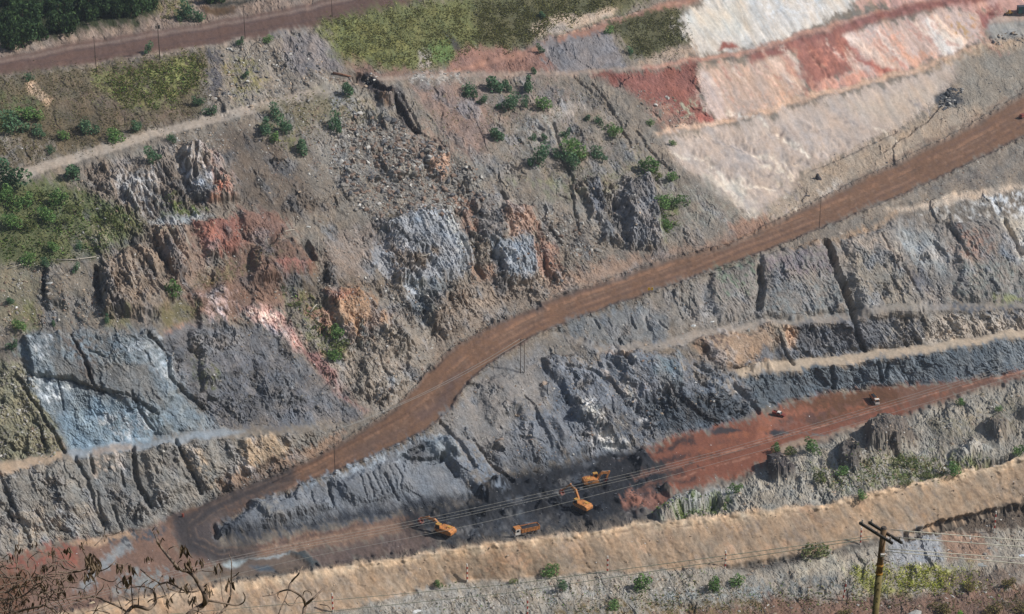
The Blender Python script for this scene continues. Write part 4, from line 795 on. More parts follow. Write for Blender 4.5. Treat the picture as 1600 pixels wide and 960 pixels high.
class MB:
    def __init__(s): s.v = []; s.f = []
    def hexa(s, c8):
        k = len(s.v); s.v += [tuple(c) for c in c8]; s.f += [tuple(k+i for i in q) for q in ((0,3,2,1),(4,5,6,7),(0,1,5,4),(1,2,6,5),(2,3,7,6),(3,0,4,7))]; return s
    def box(s, c, d, rot=None, ch=0.0):
        x, y, z = d[0]/2, d[1]/2, d[2]/2
        p = [Vector(q) for q in ((-x,-y,-z),(x,-y,-z),(x,y,-z),(-x,y,-z),(-x,-y,z),(x,-y,z),(x,y,z),(-x,y,z))]
        if ch: p = p[:4]+[Vector((q.x*(1-ch), q.y*(1-ch), q.z)) for q in p[4:]]
        if rot is not None: R = Euler(rot).to_matrix(); p = [R @ q for q in p]
        return s.hexa([q+Vector(c) for q in p])
    def tube(s, pts, r, n=8, cap=True):
        pts = [Vector(p) for p in pts]; r = r if hasattr(r, '__len__') else [r]*len(pts); k0 = len(s.v); up = Vector((.3,.2,1)).normalized()
        for i, p in enumerate(pts):
            d = (pts[min(i+1, len(pts)-1)]-pts[max(i-1, 0)]).normalized(); a = d.cross(up)
            if a.length < .05: a = d.cross(Vector((1,0,0)))
            a.normalize(); b = d.cross(a)
            for j in range(n):
                t = 2*math.pi*j/n; s.v.append(tuple(p + (a*math.cos(t)+b*math.sin(t))*r[i]))
        for i in range(len(pts)-1):
            for j in range(n): q = k0+i*n; s.f.append((q+j, q+(j+1)%n, q+n+(j+1)%n, q+n+j))
        if cap: s.f.append(tuple(k0+j for j in range(n))[::-1]); s.f.append(tuple(k0+(len(pts)-1)*n+j for j in range(n)))
        return s
    def plate(s, prof, y0, y1):            # outline in x,z pushed through y
        k = len(s.v); n = len(prof); s.v += [(x, y0, z) for x, z in prof]+[(x, y1, z) for x, z in prof]
        s.f.append(tuple(range(k, k+n))); s.f.append(tuple(range(k+n, k+2*n))[::-1])
        for i in range(n): j = (i+1) % n; s.f.append((k+j, k+i, k+n+i, k+n+j))
        return s
    def quad(s, a, b, c, d): k = len(s.v); s.v += [tuple(a), tuple(b), tuple(c), tuple(d)]; s.f.append((k, k+1, k+2, k+3)); return s
    def build(s, name, m, parent=None, smooth=False, bevel=0.0):
        me = bpy.data.meshes.new(name); me.from_pydata(s.v, [], s.f); me.update()
        bm = bmesh.new(); bm.from_mesh(me); bmesh.ops.recalc_face_normals(bm, faces=bm.faces)
        if bevel: bmesh.ops.bevel(bm, geom=list(bm.edges), offset=bevel, segments=1, affect='EDGES', clamp_overlap=True)
        bm.to_mesh(me); bm.free()
        if smooth: me.polygons.foreach_set('use_smooth', np.ones(len(me.polygons), bool))
        me.materials.append(m); return link(bpy.data.objects.new(name, me), parent)
def copy_tree(o, parent=None):
    c = o.copy(); COL.objects.link(c); c.parent = parent
    for ch in list(o.children): copy_tree(ch, c)
    return c
def clear_tags(o): return o

# ------------------------------------------------------------------ the ground, split into its named pieces
fu = (U[:-1,:-1]+U[1:,1:])/2; fv = (V[:-1,:-1]+V[1:,1:])/2
REG = np.zeros(fu.shape, np.int8); NAMES = ['quarry_slope']; MATS = [M_ROCK]
def region(name, pts, m=M_ROCK):
    if name in NAMES: k = NAMES.index(name)
    else: NAMES.append(name); MATS.append(m); k = len(NAMES)-1
    REG[inside(fu, fv, [p[:2] for p in pts])] = k
region('far_hillside', strip([(-240,-700),(1840,-700)], [(-240,60),(0,72),(150,45),(300,20),(450,-8),(640,-40),(1000,-160),(1840,-160)]))
region('grassy_slope', [(495,36),(640,2),(740,-60),(1080,-60),(955,25),(885,36),(832,60),(800,76),(742,75),(715,100),(640,112),(560,106),(530,86)])
region('clay_slope', [(1065,25),(1095,-60),(1840,-160),(1840,20),(1545,60),(1450,160),(1300,250),(1185,338),(1100,292),(1030,212),(1122,192),(1092,100),(1080,70)], M_CLAY)
region('upper_road', strip(UPROAD_LO, UPROAD_HI), M_ROAD); region('gravel_track', strip(TRACK_LO, TRACK_HI), M_ROAD); region('red_track', strip(REDROAD_LO, REDROAD_HI), M_ROAD)
region('bench_track', strip(BENCH_F, BENCH_F2[0:]), M_ROAD); region('clay_bench', strip(BENCH_K, BENCH_K2), M_ROAD)
region('rock_bench', strip(BENCH_C, BENCH_C2), M_ROAD); region('rock_bench', strip(BENCH_B, BENCH_B2), M_ROAD); region('rock_bench', strip(BENCH_D, BENCH_D2), M_ROAD)
region('near_ground', [(p[0], p[1]) for p in BERM_BASE]+[(1840,1100),(-240,1100)])
region('earth_berm', strip(BERM_BASE, BERM_CREST), M_BERM)
region('rocky_hill', strip(HILL_EDGE, [(1020,817),(1180,800),(1300,785),(1450,750),(1600,711),(1840,655)]))
region('pit_floor', [(p[0], p[1]) for p in TOE_L]+[(265,820),(340,840)]+[p[:2] for p in TOE[1:]]+[(1840,518)]+[p[:2] for p in HILL_EDGE[::-1]]+[p[:2] for p in BERM_BACK[::-1]], M_ROAD)
region('mud_floor', [(1008,706),(1042,687),(1120,669),(1200,649),(1212,637),(1280,620),(1400,607),(1500,599),(1600,586),(1840,545),(1840,518),(1600,588),(1500,616),(1400,650),(1300,680),(1225,709),(1165,741),(1095,758),(1052,770),(1038,735)], M_ROAD)
region('haul_road', strip(ROAD_LO, ROAD_HI), M_ROAD)
region('muddy_pond', [(333,892),(372,886),(400,874),(448,868),(470,876),(490,886),(402,898)], M_WET); region('muddy_pond', [(314,14),(345,9),(371,12),(366,20),(340,24),(320,20)], M_WET)
flatP = PW.reshape(-1, 3); flatC = ALB.reshape(-1, 3)
idx = np.arange(NV*NU, dtype=np.int32).reshape(NV, NU); QU = np.stack([idx[:-1,:-1], idx[1:,:-1], idx[1:,1:], idx[:-1,1:]], -1)
for k, nm in enumerate(NAMES):
    q = QU[REG == k].reshape(-1)
    if not len(q): continue
    u_, inv = np.unique(q, return_inverse=True)
    me = raw_mesh(nm, flatP[u_], inv, 4, MATS[k], flatC[u_], MATS[k] is not M_ROCK); o = link(bpy.data.objects.new(nm, me)); tag(o, kind='structure')
# the valley side on which the camera stands, dropping to the near ground below the picture
gx = np.linspace(-420, 420, 60); gy = np.concatenate([np.linspace(-60, 2, 6), np.linspace(6, 500, 70)]); GX, GY = np.meshgrid(gx, gy)
GZ = np.where(GY < 2, 352.6, 352.6-.742*(GY-2)); GZ = np.where(GY > 60, GZ + 3*fbm(GX/30, GY/30, 3, 3)-4, GZ); GZ = np.maximum(GZ, -5)
pv = np.stack([GX, GY, GZ], -1)
lo_y = place(np.linspace(-240,1840,60), np.full(60,1100.), np.full(60,-4.)); pv[-1] = lo_y; pv[-2] = lo_y + np.array([0,-6,-.5])
gi = np.arange(pv.shape[0]*60).reshape(-1, 60); gq = np.stack([gi[:-1,:-1], gi[:-1,1:], gi[1:,1:], gi[1:,:-1]], -1)
hc = np.ones((pv.shape[0]*60, 3))*lin((104,100,70))*1.2*(1+.35*fbm(GX/9, GY/9, 4, 9).reshape(-1, 1))
tag(link(bpy.data.objects.new('near_hillside', raw_mesh('near_hillside', pv.reshape(-1, 3), gq.reshape(-1), 4, M_ROCK, hc, True))), kind='structure')
def hill_z(x, y): return 352.6 if y < 2 else 352.6-.742*(y-2)-(4 if y > 60 else 0)

# where the finished ground is
def gidx(u, v): return np.interp(u, US, np.arange(NU)), np.interp(v, VS, np.arange(NV))
def at(u, v):
    i, j = gidx(u, v); return bil(PW, np.atleast_1d(i), np.atleast_1d(j))
def spot(u, v, sink=0.0): p = at(u, v)[0]; return Vector((p[0], p[1], p[2]-sink))
def mpp(p): return (Vector(p)-Vector((0,0,H))).length/F       # metres per photograph pixel at a place
# ------------------------------------------------------------------ loose stone
def rock_mesh(name, seed, m, sub=1, flat=.75, sharp=.35):
    r = np.random.RandomState(seed); bm = bmesh.new(); bmesh.ops.create_icosphere(bm, subdivisions=sub, radius=1.0)
    cuts = [(Vector(r.randn(3)).normalized(), r.uniform(.4, .8)) for _ in range(11)]
    sc = Vector((r.uniform(.9, 1.55), r.uniform(.6, 1.0), r.uniform(.5, 1.0)*flat/.75))
    for v in bm.verts:
        for n_, d_ in cuts:
            e = v.co.dot(n_)-d_
            if e > 0: v.co -= n_*e
        v.co += Vector(r.randn(3))*.05; v.co = Vector((v.co.x*sc.x, v.co.y*sc.y, v.co.z*sc.z))
    me = bpy.data.meshes.new(name); bm.to_mesh(me); bm.free(); me.materials.append(m); return me
ROCKS = [rock_mesh('boulder', 40+k, M_BOULDER, 2) for k in range(10)]
_small = [rock_mesh('stone', 80+k, M_VC, 1) for k in range(8)]
SMALL = []
for me in _small:
    SMALL.append((np.array([v.co[:] for v in me.vertices], np.float32), np.array([p.vertices[:] for p in me.polygons], np.int32)))
for me in _small: bpy.data.meshes.remove(me)
# (outline, how many, smallest px, largest px, colours, label, group)
GREY, BROWN, PALE, DARK, TAN = (128,123,116), (128,108,94), (176,172,164), (84,84,86), (160,142,122)
BEDS = [
 ([(1196,724),(1222,712),(1248,735),(1242,748),(1202,748)], 60, 3, 9, [DARK, (72,68,66), GREY], 'dark stone on the small darkened outcrop at the edge of the mud floor', 'stones on the hill outcrops'),
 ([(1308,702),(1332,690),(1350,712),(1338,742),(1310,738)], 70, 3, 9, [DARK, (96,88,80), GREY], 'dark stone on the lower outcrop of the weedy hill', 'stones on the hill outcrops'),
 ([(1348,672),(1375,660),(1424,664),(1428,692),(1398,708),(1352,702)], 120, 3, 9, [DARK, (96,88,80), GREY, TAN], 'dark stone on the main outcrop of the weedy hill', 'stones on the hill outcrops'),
 ([(520,175),(590,185),(650,205),(760,280),(745,330),(640,345),(560,335),(515,265)], 6500, 1.5, 12, [GREY, GREY, BROWN, BROWN, PALE, DARK], 'angular grey brown boulder lying in the rockfall below the black slide scar', 'boulders in the rockfall on the hillside'),
 ([(620,190),(700,235),(720,290),(640,300),(580,250)], 700, 2.4, 14, [GREY, BROWN, BROWN, DARK], 'angular grey brown boulder lying in the rockfall below the black slide scar', 'boulders in the rockfall on the hillside'),
 ([(855,330),(900,340),(945,375),(935,412),(880,395)], 350, 2.5, 12, [GREY, PALE, BROWN], 'loose grey block in the stone heap above the bend of the haul road', 'blocks in the heap above the haul road'),
 ([(0,400),(70,420),(160,430),(160,505),(55,512),(0,505)], 900, 1.5, 8, [GREY, PALE, TAN, BROWN], 'stone in the scree under the green thicket at the left edge', 'stones in the left scree'),
 ([(0,565),(35,570),(55,615),(100,705),(0,718)], 1200, 1.5, 8, [GREY, (126,122,100), PALE], 'stone on the olive scree beside the blue grey rock face', 'stones beside the blue grey face'),
 ([(325,85),(400,65),(480,70),(520,120),(400,165),(330,180)], 1300, 1.6, 9, [GREY, PALE, TAN, DARK], 'grey block on the rocky shoulder above the gravel track', 'blocks above the gravel track'),
 ([(240,206),(330,196),(365,235),(290,250)], 260, 2, 9, [GREY, PALE, TAN], 'stone at the lower edge of the gravel track', 'stones below the gravel track'),
 ([(480,112),(560,120),(600,126),(560,132),(470,132)], 140, 3, 9, [TAN, PALE, BROWN], 'stone in the row at the end of the gravel track', 'stones at the track end'),
 ([(1462,150),(1488,138),(1508,155),(1500,170),(1468,165)], 110, 5, 12, [DARK, (72,76,80), GREY, PALE], 'dark block in the black rubble heap on the pale clay apron', 'dark blocks heaped on the clay apron'),
 ([(1545,48),(1600,52),(1600,75),(1540,72)], 40, 4, 9, [DARK, GREY, TAN], 'stone below the concrete coloured platform at the upper right', 'stones below the platform'),
 ([(1030,800),(1110,770),(1230,720),(1400,660),(1600,598),(1640,660),(1450,740),(1300,775),(1180,795)], 1700, 1.6, 9, [PALE, GREY, TAN, (150,140,118)], 'pale stone on the weedy hill between the berm and the mud floor', 'stones on the hill behind the berm'),
 ([(520,962),(740,915),(950,900),(1133,892),(1300,870),(1450,840),(1600,800),(1640,960),(520,985)], 2600, 1.6, 8, [PALE, GREY, TAN, BROWN], 'stone on the rough ground in front of the tan berm', 'stones in front of the berm'),
 ([(990,140),(1060,150),(1085,180),(1050,205),(1010,195)], 150, 2, 9, [GREY, PALE, (150,140,120)], 'grey stone on the red bank under the bench track', 'stones on the red bank'),
 ([(630,112),(690,108),(740,122),(700,132),(640,128)], 200, 2, 7, [PALE, GREY], 'pale stone on the broken edge of the bench track', 'stones on the bench edge'),
 ([(700,330),(760,310),(860,390),(900,440),(800,460),(720,440)], 800, 1.6, 9, [BROWN, GREY, DARK], 'brown block on the ledges above the haul road', 'blocks on the ledges above the haul road'),
 ([(560,335),(600,330),(640,440),(560,540),(500,440)], 350, 1.5, 6, [GREY, BROWN], None, None),
 ([(240,540),(400,515),(560,650),(340,665)], 1500, 1.4, 6, [(104,104,108), DARK, GREY], 'dark stone on the coal coloured slope above the left bench', 'stones on the dark slope'),
 ([(640,640),(740,600),(860,540),(900,690),(760,760)], 500, 1.3, 5, [GREY, PALE, (132,126,120)], None, None),
 ([(560,130),(920,122),(1050,250),(1150,350),(900,430),(740,330),(700,220)], 3000, 1.3, 5, [GREY, BROWN, PALE, TAN], None, None),
 ([(1180,430),(1600,400),(1600,470),(1200,500)], 1100, 1.3, 5, [GREY, PALE], None, None), ([(1060,430),(1290,380),(1600,340),(1600,400),(1180,480),(1060,500)], 700, 1.3, 4, [GREY, PALE, BROWN], None, None),
 ([(0,745),(350,690),(540,668),(440,738),(250,815),(0,865)], 1100, 1.3, 5, [GREY, PALE, (120,120,120)], None, None),
 ([(850,560),(960,548),(1180,600),(1040,688),(900,712)], 1100, 1.3, 5, [(110,114,120), GREY, PALE], None, None),
 ([(465,160),(600,165),(690,215),(790,290),(770,350),(620,350),(500,320)], 3800, 1.3, 5.5, [GREY, BROWN, GREY, PALE, DARK], None, None),
 ([(640,800),(800,748),(1005,706),(1050,765),(1000,806),(700,846)], 1500, 1.4, 8, [(60,62,66), (84,86,90), (70,72,76)], None, None),
 ([(160,945),(400,908),(700,860),(1000,820),(1300,790),(1600,715),(1600,785),(1300,860),(950,892),(520,955)], 700, 1.3, 5, [TAN, (176,150,122), (140,122,104)], None, None),
 ([(130,262),(345,240),(390,400),(290,470),(150,500)], 700, 1.3, 5, [GREY, BROWN, PALE], None, None),
 ([(150,110),(330,80),(320,170),(60,255),(0,262),(0,130)], 400, 1.2, 3.5, [GREY, BROWN], None, None),
 ([(1200,340),(1300,300),(1500,205),(1600,145),(1600,90),(1460,160),(1262,268)], 450, 1.2, 4.5, [GREY, TAN, DARK], None, None),
 ([(1290,376),(1500,268),(1600,218),(1600,280),(1390,322)], 500, 1.3, 5, [GREY, PALE, BROWN], None, None),
 ([(600,640),(680,560),(770,505),(860,465),(950,436),(940,425),(760,490),(640,580),(580,640)], 500, 1.5, 6, [BROWN, GREY, TAN], None, None),
]
lst = []
for bi, (pts, n, s0, s1, cols, lab, grp) in enumerate(BEDS):
    p = np.array(pts, float); k = 0
    while k < n:
        u = RNG.uniform(p[:,0].min(), p[:,0].max(), 4*n); v = RNG.uniform(p[:,1].min(), p[:,1].max(), 4*n)
        ok = inside(u+14*gn(u/30, v/30, 3), v+14*gn(u/30, v/30, 13), pts) & (gn(u/14, v/14, bi) > RNG.uniform(-.7, .5, 4*n))
        for a, b in zip(u[ok], v[ok]):
            if k >= n: break
            s = s0*(s1/s0)**(RNG.rand()**4.2); lst.append((s, a, b, cols[RNG.randint(len(cols))], bi)); k += 1
for ln_, o_ in ((ROAD_LO, 3), (ROAD_HI, -3)):
    for k in range(420):
        t_ = RNG.uniform(2, len(ln_)-1.01); i_ = int(t_); f_ = t_-i_; lst.append((RNG.uniform(1.3, 3.4), ln_[i_][0]*(1-f_)+ln_[i_+1][0]*f_+RNG.normal(0, 2), ln_[i_][1]*(1-f_)+ln_[i_+1][1]*f_+o_+RNG.normal(0, 2.2), [BROWN, GREY, (112,94,80)][RNG.randint(3)], 5))
for pts, n in (([(130,262),(345,200),(450,300),(560,340),(640,440),(640,560),(560,650),(300,500),(60,510)], 2600), ([(690,640),(860,535),(1060,440),(1180,480),(1180,600),(900,712),(760,765)], 1500), ([(330,185),(520,145),(560,200),(540,330),(450,300)], 1100), ([(540,450),(760,430),(700,560),(600,650),(540,560)], 1000)):
    p = np.array(pts, float); u = RNG.uniform(p[:,0].min(), p[:,0].max(), 4*n); v = RNG.uniform(p[:,1].min(), p[:,1].max(), 4*n); ok = inside(u, v, pts) & (fbm(u/30, v/30, 3, 9) > RNG.uniform(-.4, .3, 4*n))
    for a, b in list(zip(u[ok], v[ok]))[:n]: lst.append((1.3*(6/1.3)**(RNG.rand()**3), a, b, [GREY, BROWN, PALE, GREY, TAN][RNG.randint(5)], 5))
# scattered white stones
for k in range(330):
    a, b = RNG.uniform(0, 1600), RNG.uniform(200, 900)
    lst.append((RNG.uniform(1.2, 2.6), a, b, (225,225,222), 99))
single = [q for q in lst if q[4] != 99 and BEDS[q[4]][5]]; single.sort(key=lambda q: -q[0]); single = single[:285]
chosen = set(id(q) for q in single)
def road_free(u, v): return not (inside(np.array([u]), np.array([v]), strip(ROAD_LO, ROAD_HI))[0])
HUE = {GREY: 'grey', BROWN: 'brown', PALE: 'pale', DARK: 'dark', TAN: 'tan'}
def boulder_label(s, u, v, c, bi):
    if bi not in (3, 4):
        lb = BEDS[bi][5]; k = min(lb.find(w_) for w_ in ('block', 'stone', 'boulder') if lb.find(w_) >= 0)
        return '%s %s %s' % ('large' if s > 8.6 else ('medium sized' if s > 7.2 else 'small'), HUE.get(c, 'dull grey'), lb[k:])
    size = 'very large' if s > 13.2 else ('large' if s > 11.2 else ('big' if s > 9.6 else 'medium'))
    row = ('top', 'upper', 'middle', 'lower', 'bottom')[min(4, max(0, int((v-195)/28)))]
    side = ('far left', 'left', 'centre', 'right', 'far right')[min(4, max(0, int((u-535)/42)))]
    return '%s %s angular boulder in the hillside rockfall, %s row, %s' % (size, HUE[c], row, side)
for s, u, v, c, bi in single:
    p = spot(u, v); r = s*.5*mpp(p)*1.15
    o = bpy.data.objects.new('boulder', ROCKS[RNG.randint(10)]); o.location = p - Vector((0, 0, r*.15)); o.scale = (r, r, r); o.rotation_euler = tuple(RNG.uniform(0, 6.28, 3)*np.array([.12, .12, 1]))
    cc = earth(c)*KALB*RNG.uniform(.75, 1.2); o.color = (*np.clip(cc, 0, .85), 1); link(o); tag(o, boulder_label(s, u, v, c, bi), 'boulder', BEDS[bi][6])
def named_rock(u, v, s, c, label, sc=(1,1,1), k=0, rz=.4):
    p = spot(u, v); r = s*.5*mpp(p); o = bpy.data.objects.new('boulder', ROCKS[k]); o.location = p-Vector((0,0,r*.15)); o.scale = (r*sc[0], r*sc[1], r*sc[2]); o.rotation_euler = (0,0,rz)
    o.color = (*np.clip(earth(c)*KALB, 0, .85), 1); link(o); tag(o, label, 'boulder')
named_rock(1279, 280, 13, (60,58,62), 'tall dark upright rock standing on the pale clay apron', (.8,.8,1.9), 2)
named_rock(1262, 306, 12, (70,66,64), 'dark rock at the end of the pale clay mound by the haul road', (1,.8,.7), 3)
named_rock(848, 603, 22, (152,134,118), 'large rounded tan boulder below the paired power poles', (1,1,1), 1)
named_rock(777, 691, 15, (140,124,112), 'pinkish boulder with a long shadow on the smooth grey hillside', (1,1,1), 4)
named_rock(1083, 510, 10, (205,208,206), 'white slab on the slope beside the tan bench track', (.8,.8,1.2), 5)
named_rock(1113, 503, 7, (215,215,210), 'small white stone above the end of the tan bench track', (1.2,1,.7), 6)
named_rock(1170, 517, 9, (180,182,176), 'pale stone at the top of the tan cliff', (.7,.8,1.3), 7)
named_rock(1087, 600, 8, (225,225,220), 'white block on the dark slope above the mud floor', (.7,.7,1.2), 8)
named_rock(78, 448, 11, (165,165,160), 'round pale boulder on the scree left of the brown cliff', (1.2,1,.9), 9)
named_rock(25, 482, 8, (215,215,212), 'round white stone near the left edge below the thicket', (1,1,1), 1)
named_rock(1313, 365, 10, (160,148,134), 'pale boulder on the lip of the cliff beneath the haul road', (1,1,.9), 2)
named_rock(1532, 882, 26, (140,142,138), 'long grey boulder lying right of the yellow green weeds', (1.5,.8,.5), 3, .1)
named_rock(1420, 962, 40, (165,162,155), 'large pale boulder at the bottom edge beside the wooden pole', (1,1,.7), 4)
named_rock(1595, 870, 10, (205,215,222), 'bluish white block at the right edge of the near ground', (1.2,1,.8), 5)
named_rock(1545, 858, 8, (90,96,104), 'dark bluish block near the right edge above the long grey boulder', (1,1,.9), 6)
named_rock(145, 942, 14, (200,180,145), 'cream boulder on the berm behind the bare branches', (1.2,1,.7), 7)
named_rock(483, 355, 9, (190,188,180), 'pale block above the leaning bare trunk', (1,1,.9), 8)
named_rock(958, 945, 8, (215,215,210), 'white stone beside the bush at the bottom centre', (1.2,1,.8), 9); named_rock(652, 955, 12, (200,200,196), 'white boulder at the bottom edge left of centre', (1.2,1,.8), 0)
named_rock(1368, 862, 7, (150,130,110), 'small brown stone left of the wooden pole', (1,1,.8), 1) if False else None
# everything smaller, joined
def joined_stones(name, items):
    VV, FF, CC, k0 = [], [], [], 0
    u = np.array([q[1] for q in items]); v = np.array([q[2] for q in items]); pos = at(u, v)
    for q, p in zip(items, pos):
        a, f = SMALL[RNG.randint(len(SMALL))]; r = q[0]*.5*mpp(p)*1.1; t = RNG.uniform(0, 6.28); ct, st = math.cos(t), math.sin(t)
        b = a*r; b = np.stack([b[:,0]*ct-b[:,1]*st, b[:,0]*st+b[:,1]*ct, b[:,2]], 1) + p - np.array([0,0,r*.1])
        VV.append(b); FF.append(f+k0); k0 += len(b); CC.append(np.repeat((np.clip(earth(q[3])*KALB*RNG.uniform(.7, 1.25), 0, .85))[None], len(b), 0))
    o = link(bpy.data.objects.new(name, raw_mesh(name, np.concatenate(VV), np.concatenate(FF).reshape(-1), 3, M_VC, np.concatenate(CC)))); tag(o, kind='stuff')
rest = [q for q in lst if id(q) not in chosen and road_free(q[1], q[2])]
joined_stones('rubble', rest)

# ------------------------------------------------------------------ grass and low weeds
def tufts(name, beds, mat):
    VV, CC = [], []
    for pts, n, hpx, wpx, cols in beds:
        p = np.array(pts, float); u = RNG.uniform(p[:,0].min(), p[:,0].max(), 6*n); v = RNG.uniform(p[:,1].min(), p[:,1].max(), 6*n)
        sd_ = segd(u, v, pts, True)*np.where(inside(u, v, pts), 1, -1); ok = (sd_ + RNG.normal(0, 7, 6*n) + 16*fbm(u/20, v/20, 3, 3) > 6) & (fbm(u/22, v/22, 4, 7, .7) > RNG.uniform(-.35, .4, 6*n)); u = u[ok][:n]; v = v[ok][:n]; m = len(u)
        b = at(u, v); s = np.linalg.norm(b-np.array([0,0,H]), axis=1)/F; h = hpx*.72*s*RNG.uniform(.5, 1.4, m); wd = wpx*.72*s*RNG.uniform(.5, 1.4, m); an = RNG.uniform(0, 3.14, m)
        dx = np.stack([np.cos(an)*wd/2, np.sin(an)*wd/2, 0*wd], 1); top = np.stack([RNG.normal(0,.5,m)*h, RNG.normal(-.5,.5,m)*h, h*.75], 1)
        VV.append(np.stack([b-dx-[0,0,.05], b+dx-[0,0,.05], b+dx*.6+top, b-dx*.6+top], 1).reshape(-1, 3))
        ci = np.array([lin(c) for c in cols])[RNG.randint(len(cols), size=m)]*RNG.uniform(.86, 1.14, m)[:, None]*2.0; CC.append(np.repeat(ci, 4, 0))
    v = np.concatenate(VV); o = link(bpy.data.objects.new(name, raw_mesh(name, v, np.arange(len(v)), 4, mat, np.concatenate(CC)))); return tag(o, kind='stuff')
OL, YG, GR, DG, BR = (96,96,62), (114,114,68), (84,104,52), (60,78,44), (104,88,62)
tufts('grass', [
 ([(495,36),(640,4),(1015,-10),(885,36),(800,76),(742,75),(715,100),(640,112),(540,98)], 11000, 2.8, 2.8, [OL, YG, OL, (104,102,66)]),
 ([(740,0),(1015,-10),(885,36),(800,76),(745,70)], 5000, 2.6, 2.6, [(84,82,56), OL]), ([(955,37),(1066,12),(1082,70),(1010,93),(985,82)], 3000, 2.6, 2.6, [(84,82,56), OL]),
 ([(140,112),(320,80),(325,130),(250,172),(195,170)], 4200, 3, 3, [YG, OL, GR]), ([(-20,118),(335,72),(330,178),(130,240),(-20,270)], 6500, 2.6, 2.6, [(92,86,64), (98,94,66), (104,92,70), OL]),
 ([(0,285),(140,300),(225,350),(150,400),(0,420)], 2600, 3.5, 3.5, [GR, OL, DG]), ([(252,308),(320,330),(258,336)], 260, 3, 3, [GR, YG]),
 ([(440,448),(500,475),(545,555),(510,562)], 700, 3.5, 3, [GR, OL]), ([(1032,320),(1062,350),(1040,372),(1030,350)], 260, 3.5, 3, [GR, OL]),
 ([(410,195),(480,240),(430,230)], 200, 3, 3, [OL, YG]), ([(560,140),(920,125),(1040,260),(1000,300),(880,300),(740,230)], 1500, 2.2, 2.4, [(112,108,80), (104,100,76), OL]),
 ([(1330,885),(1440,880),(1545,905),(1520,930),(1340,930)], 2600, 4, 2.6, [(150,152,64), (132,136,60), OL]), ([(1260,735),(1420,705),(1545,718),(1500,742),(1300,772)], 1500, 4, 3, [GR, OL, BR]),
 ([(1020,806),(1110,776),(1140,792),(1060,808)], 700, 4, 3, [GR, (100,112,60)]), ([(860,950),(1000,925),(1330,905),(1600,910),(1600,960),(860,965)], 2200, 4, 3, [BR, OL, (110,94,66), GR]),
 ([(640,945),(900,905),(1130,890),(1130,940),(700,960)], 700, 3.5, 3, [OL, GR, BR]), ([(255,0),(305,5),(300,30),(250,28)], 300, 3, 3, [OL, (128,120,84)]),
 ([(400,140),(560,140),(600,180),(480,230)], 700, 3, 3, [OL, (110,104,80)]), ([(300,440),(440,390),(330,455)], 400, 3, 3, [OL, BR]), ([(860,945),(880,930),(700,920),(690,905)], 200, 4, 3, [GR, OL]),
], M_LEAF)

# ------------------------------------------------------------------ shrubs and trees
def crown_mesh(name, seed, cols, nleaf=620, lumps=7, tall=.85, size=.12):
    r = np.random.RandomState(seed); cen = r.normal(0, .42, (lumps, 3)); cen[:, 2] = np.abs(cen[:, 2])*tall+.35; rad = r.uniform(.3, .6, lumps); rad[0] = .7; cen[0] = (0, 0, .55)
    k = r.randint(lumps, size=nleaf); d = r.normal(size=(nleaf, 3)); d /= np.linalg.norm(d, axis=1, keepdims=True)
    p = cen[k] + d*(rad[k]*r.uniform(.55, 1.05, nleaf)**.6)[:, None]; p[:, 2] = np.maximum(p[:, 2]*tall, .03)
    a = r.normal(size=(nleaf, 3)); a /= np.linalg.norm(a, axis=1, keepdims=True); b = np.cross(a, r.normal(size=(nleaf, 3))); b /= np.linalg.norm(b, axis=1, keepdims=True)
    s = (size*r.uniform(.5, 1.3, nleaf))[:, None]; v = np.stack([p-a*s, p-b*s*.6, p+a*s, p+b*s*.6], 1).reshape(-1, 3)
    lt = 1.7*r.uniform(.75, 1.2, lumps)[k]*r.uniform(.75, 1.25, nleaf); c = np.array([lin(q) for q in cols])[r.randint(len(cols), size=nleaf)]*lt[:, None]
    return raw_mesh(name, v, np.arange(nleaf*4), 4, M_LEAF, np.repeat(c, 4, 0))
M_BARK = paint_mat('bark', (92,80,66), .95, .1, 0, .5, (70,60,50), 6)
BUSHY = [crown_mesh('crown', s, [(72,96,70), (62,88,66), (82,104,74)], 640, 7, 1.15) for s in (1,2,3,4)]
GREENY = [crown_mesh('crown', s, [(82,108,62), (72,98,58), (94,116,66)], 560, 6, 1.1) for s in (11,12,13)]
DRYB = [crown_mesh('crown', s, [(104,96,58), (90,84,50), (92,80,56)], 460, 6, .8, .1) for s in (21,22)]
OLIVE = [crown_mesh('crown', s, [(92,100,60), (80,90,56), (104,106,68)], 420, 5, 1.0, .1) for s in (61,62)]
DARKT = [crown_mesh('crown', s, [(48,66,40), (40,56,36), (62,80,46)], 900, 11, 1.25, .13) for s in (31,32,33,34)]
def stem_mesh(seed, hgt):
    r = random.Random(seed); mb = MB()
    for k in range(3): mb.tube([(0,0,-.25), (r.uniform(-.06,.06), r.uniform(-.06,.06), hgt*.4), (r.uniform(-.3,.3), r.uniform(-.3,.3), hgt)], [.06,.045,.02], 5)
    me = bpy.data.meshes.new('trunk'); me.from_pydata(mb.v, [], mb.f); me.materials.append(M_BARK); return me
STEMS = [stem_mesh(5, .6), stem_mesh(6, .7)]; TRUNKS = [stem_mesh(7, 1.1), stem_mesh(8, 1.2)]
def plant(name, u, v, r, crowns, stems, label, cat, group, hs=1.0):
    p = spot(u, v + r*.75, 0); m = r*mpp(p); rz = RNG.uniform(0, 6.28)
    e = empty(name, p-Vector((0,0,m*.12)), rz, label=label, cat=cat, group=group)
    for nm, ms in (('crown', crowns), ('trunk', stems)):
        o = bpy.data.objects.new(nm, ms[RNG.randint(len(ms))]); link(o, e); o.scale = (m*RNG.uniform(.75,1.2), m*RNG.uniform(.75,1.2), m*hs*(RNG.uniform(.85,1.1) if nm == 'crown' else .9))
    return e
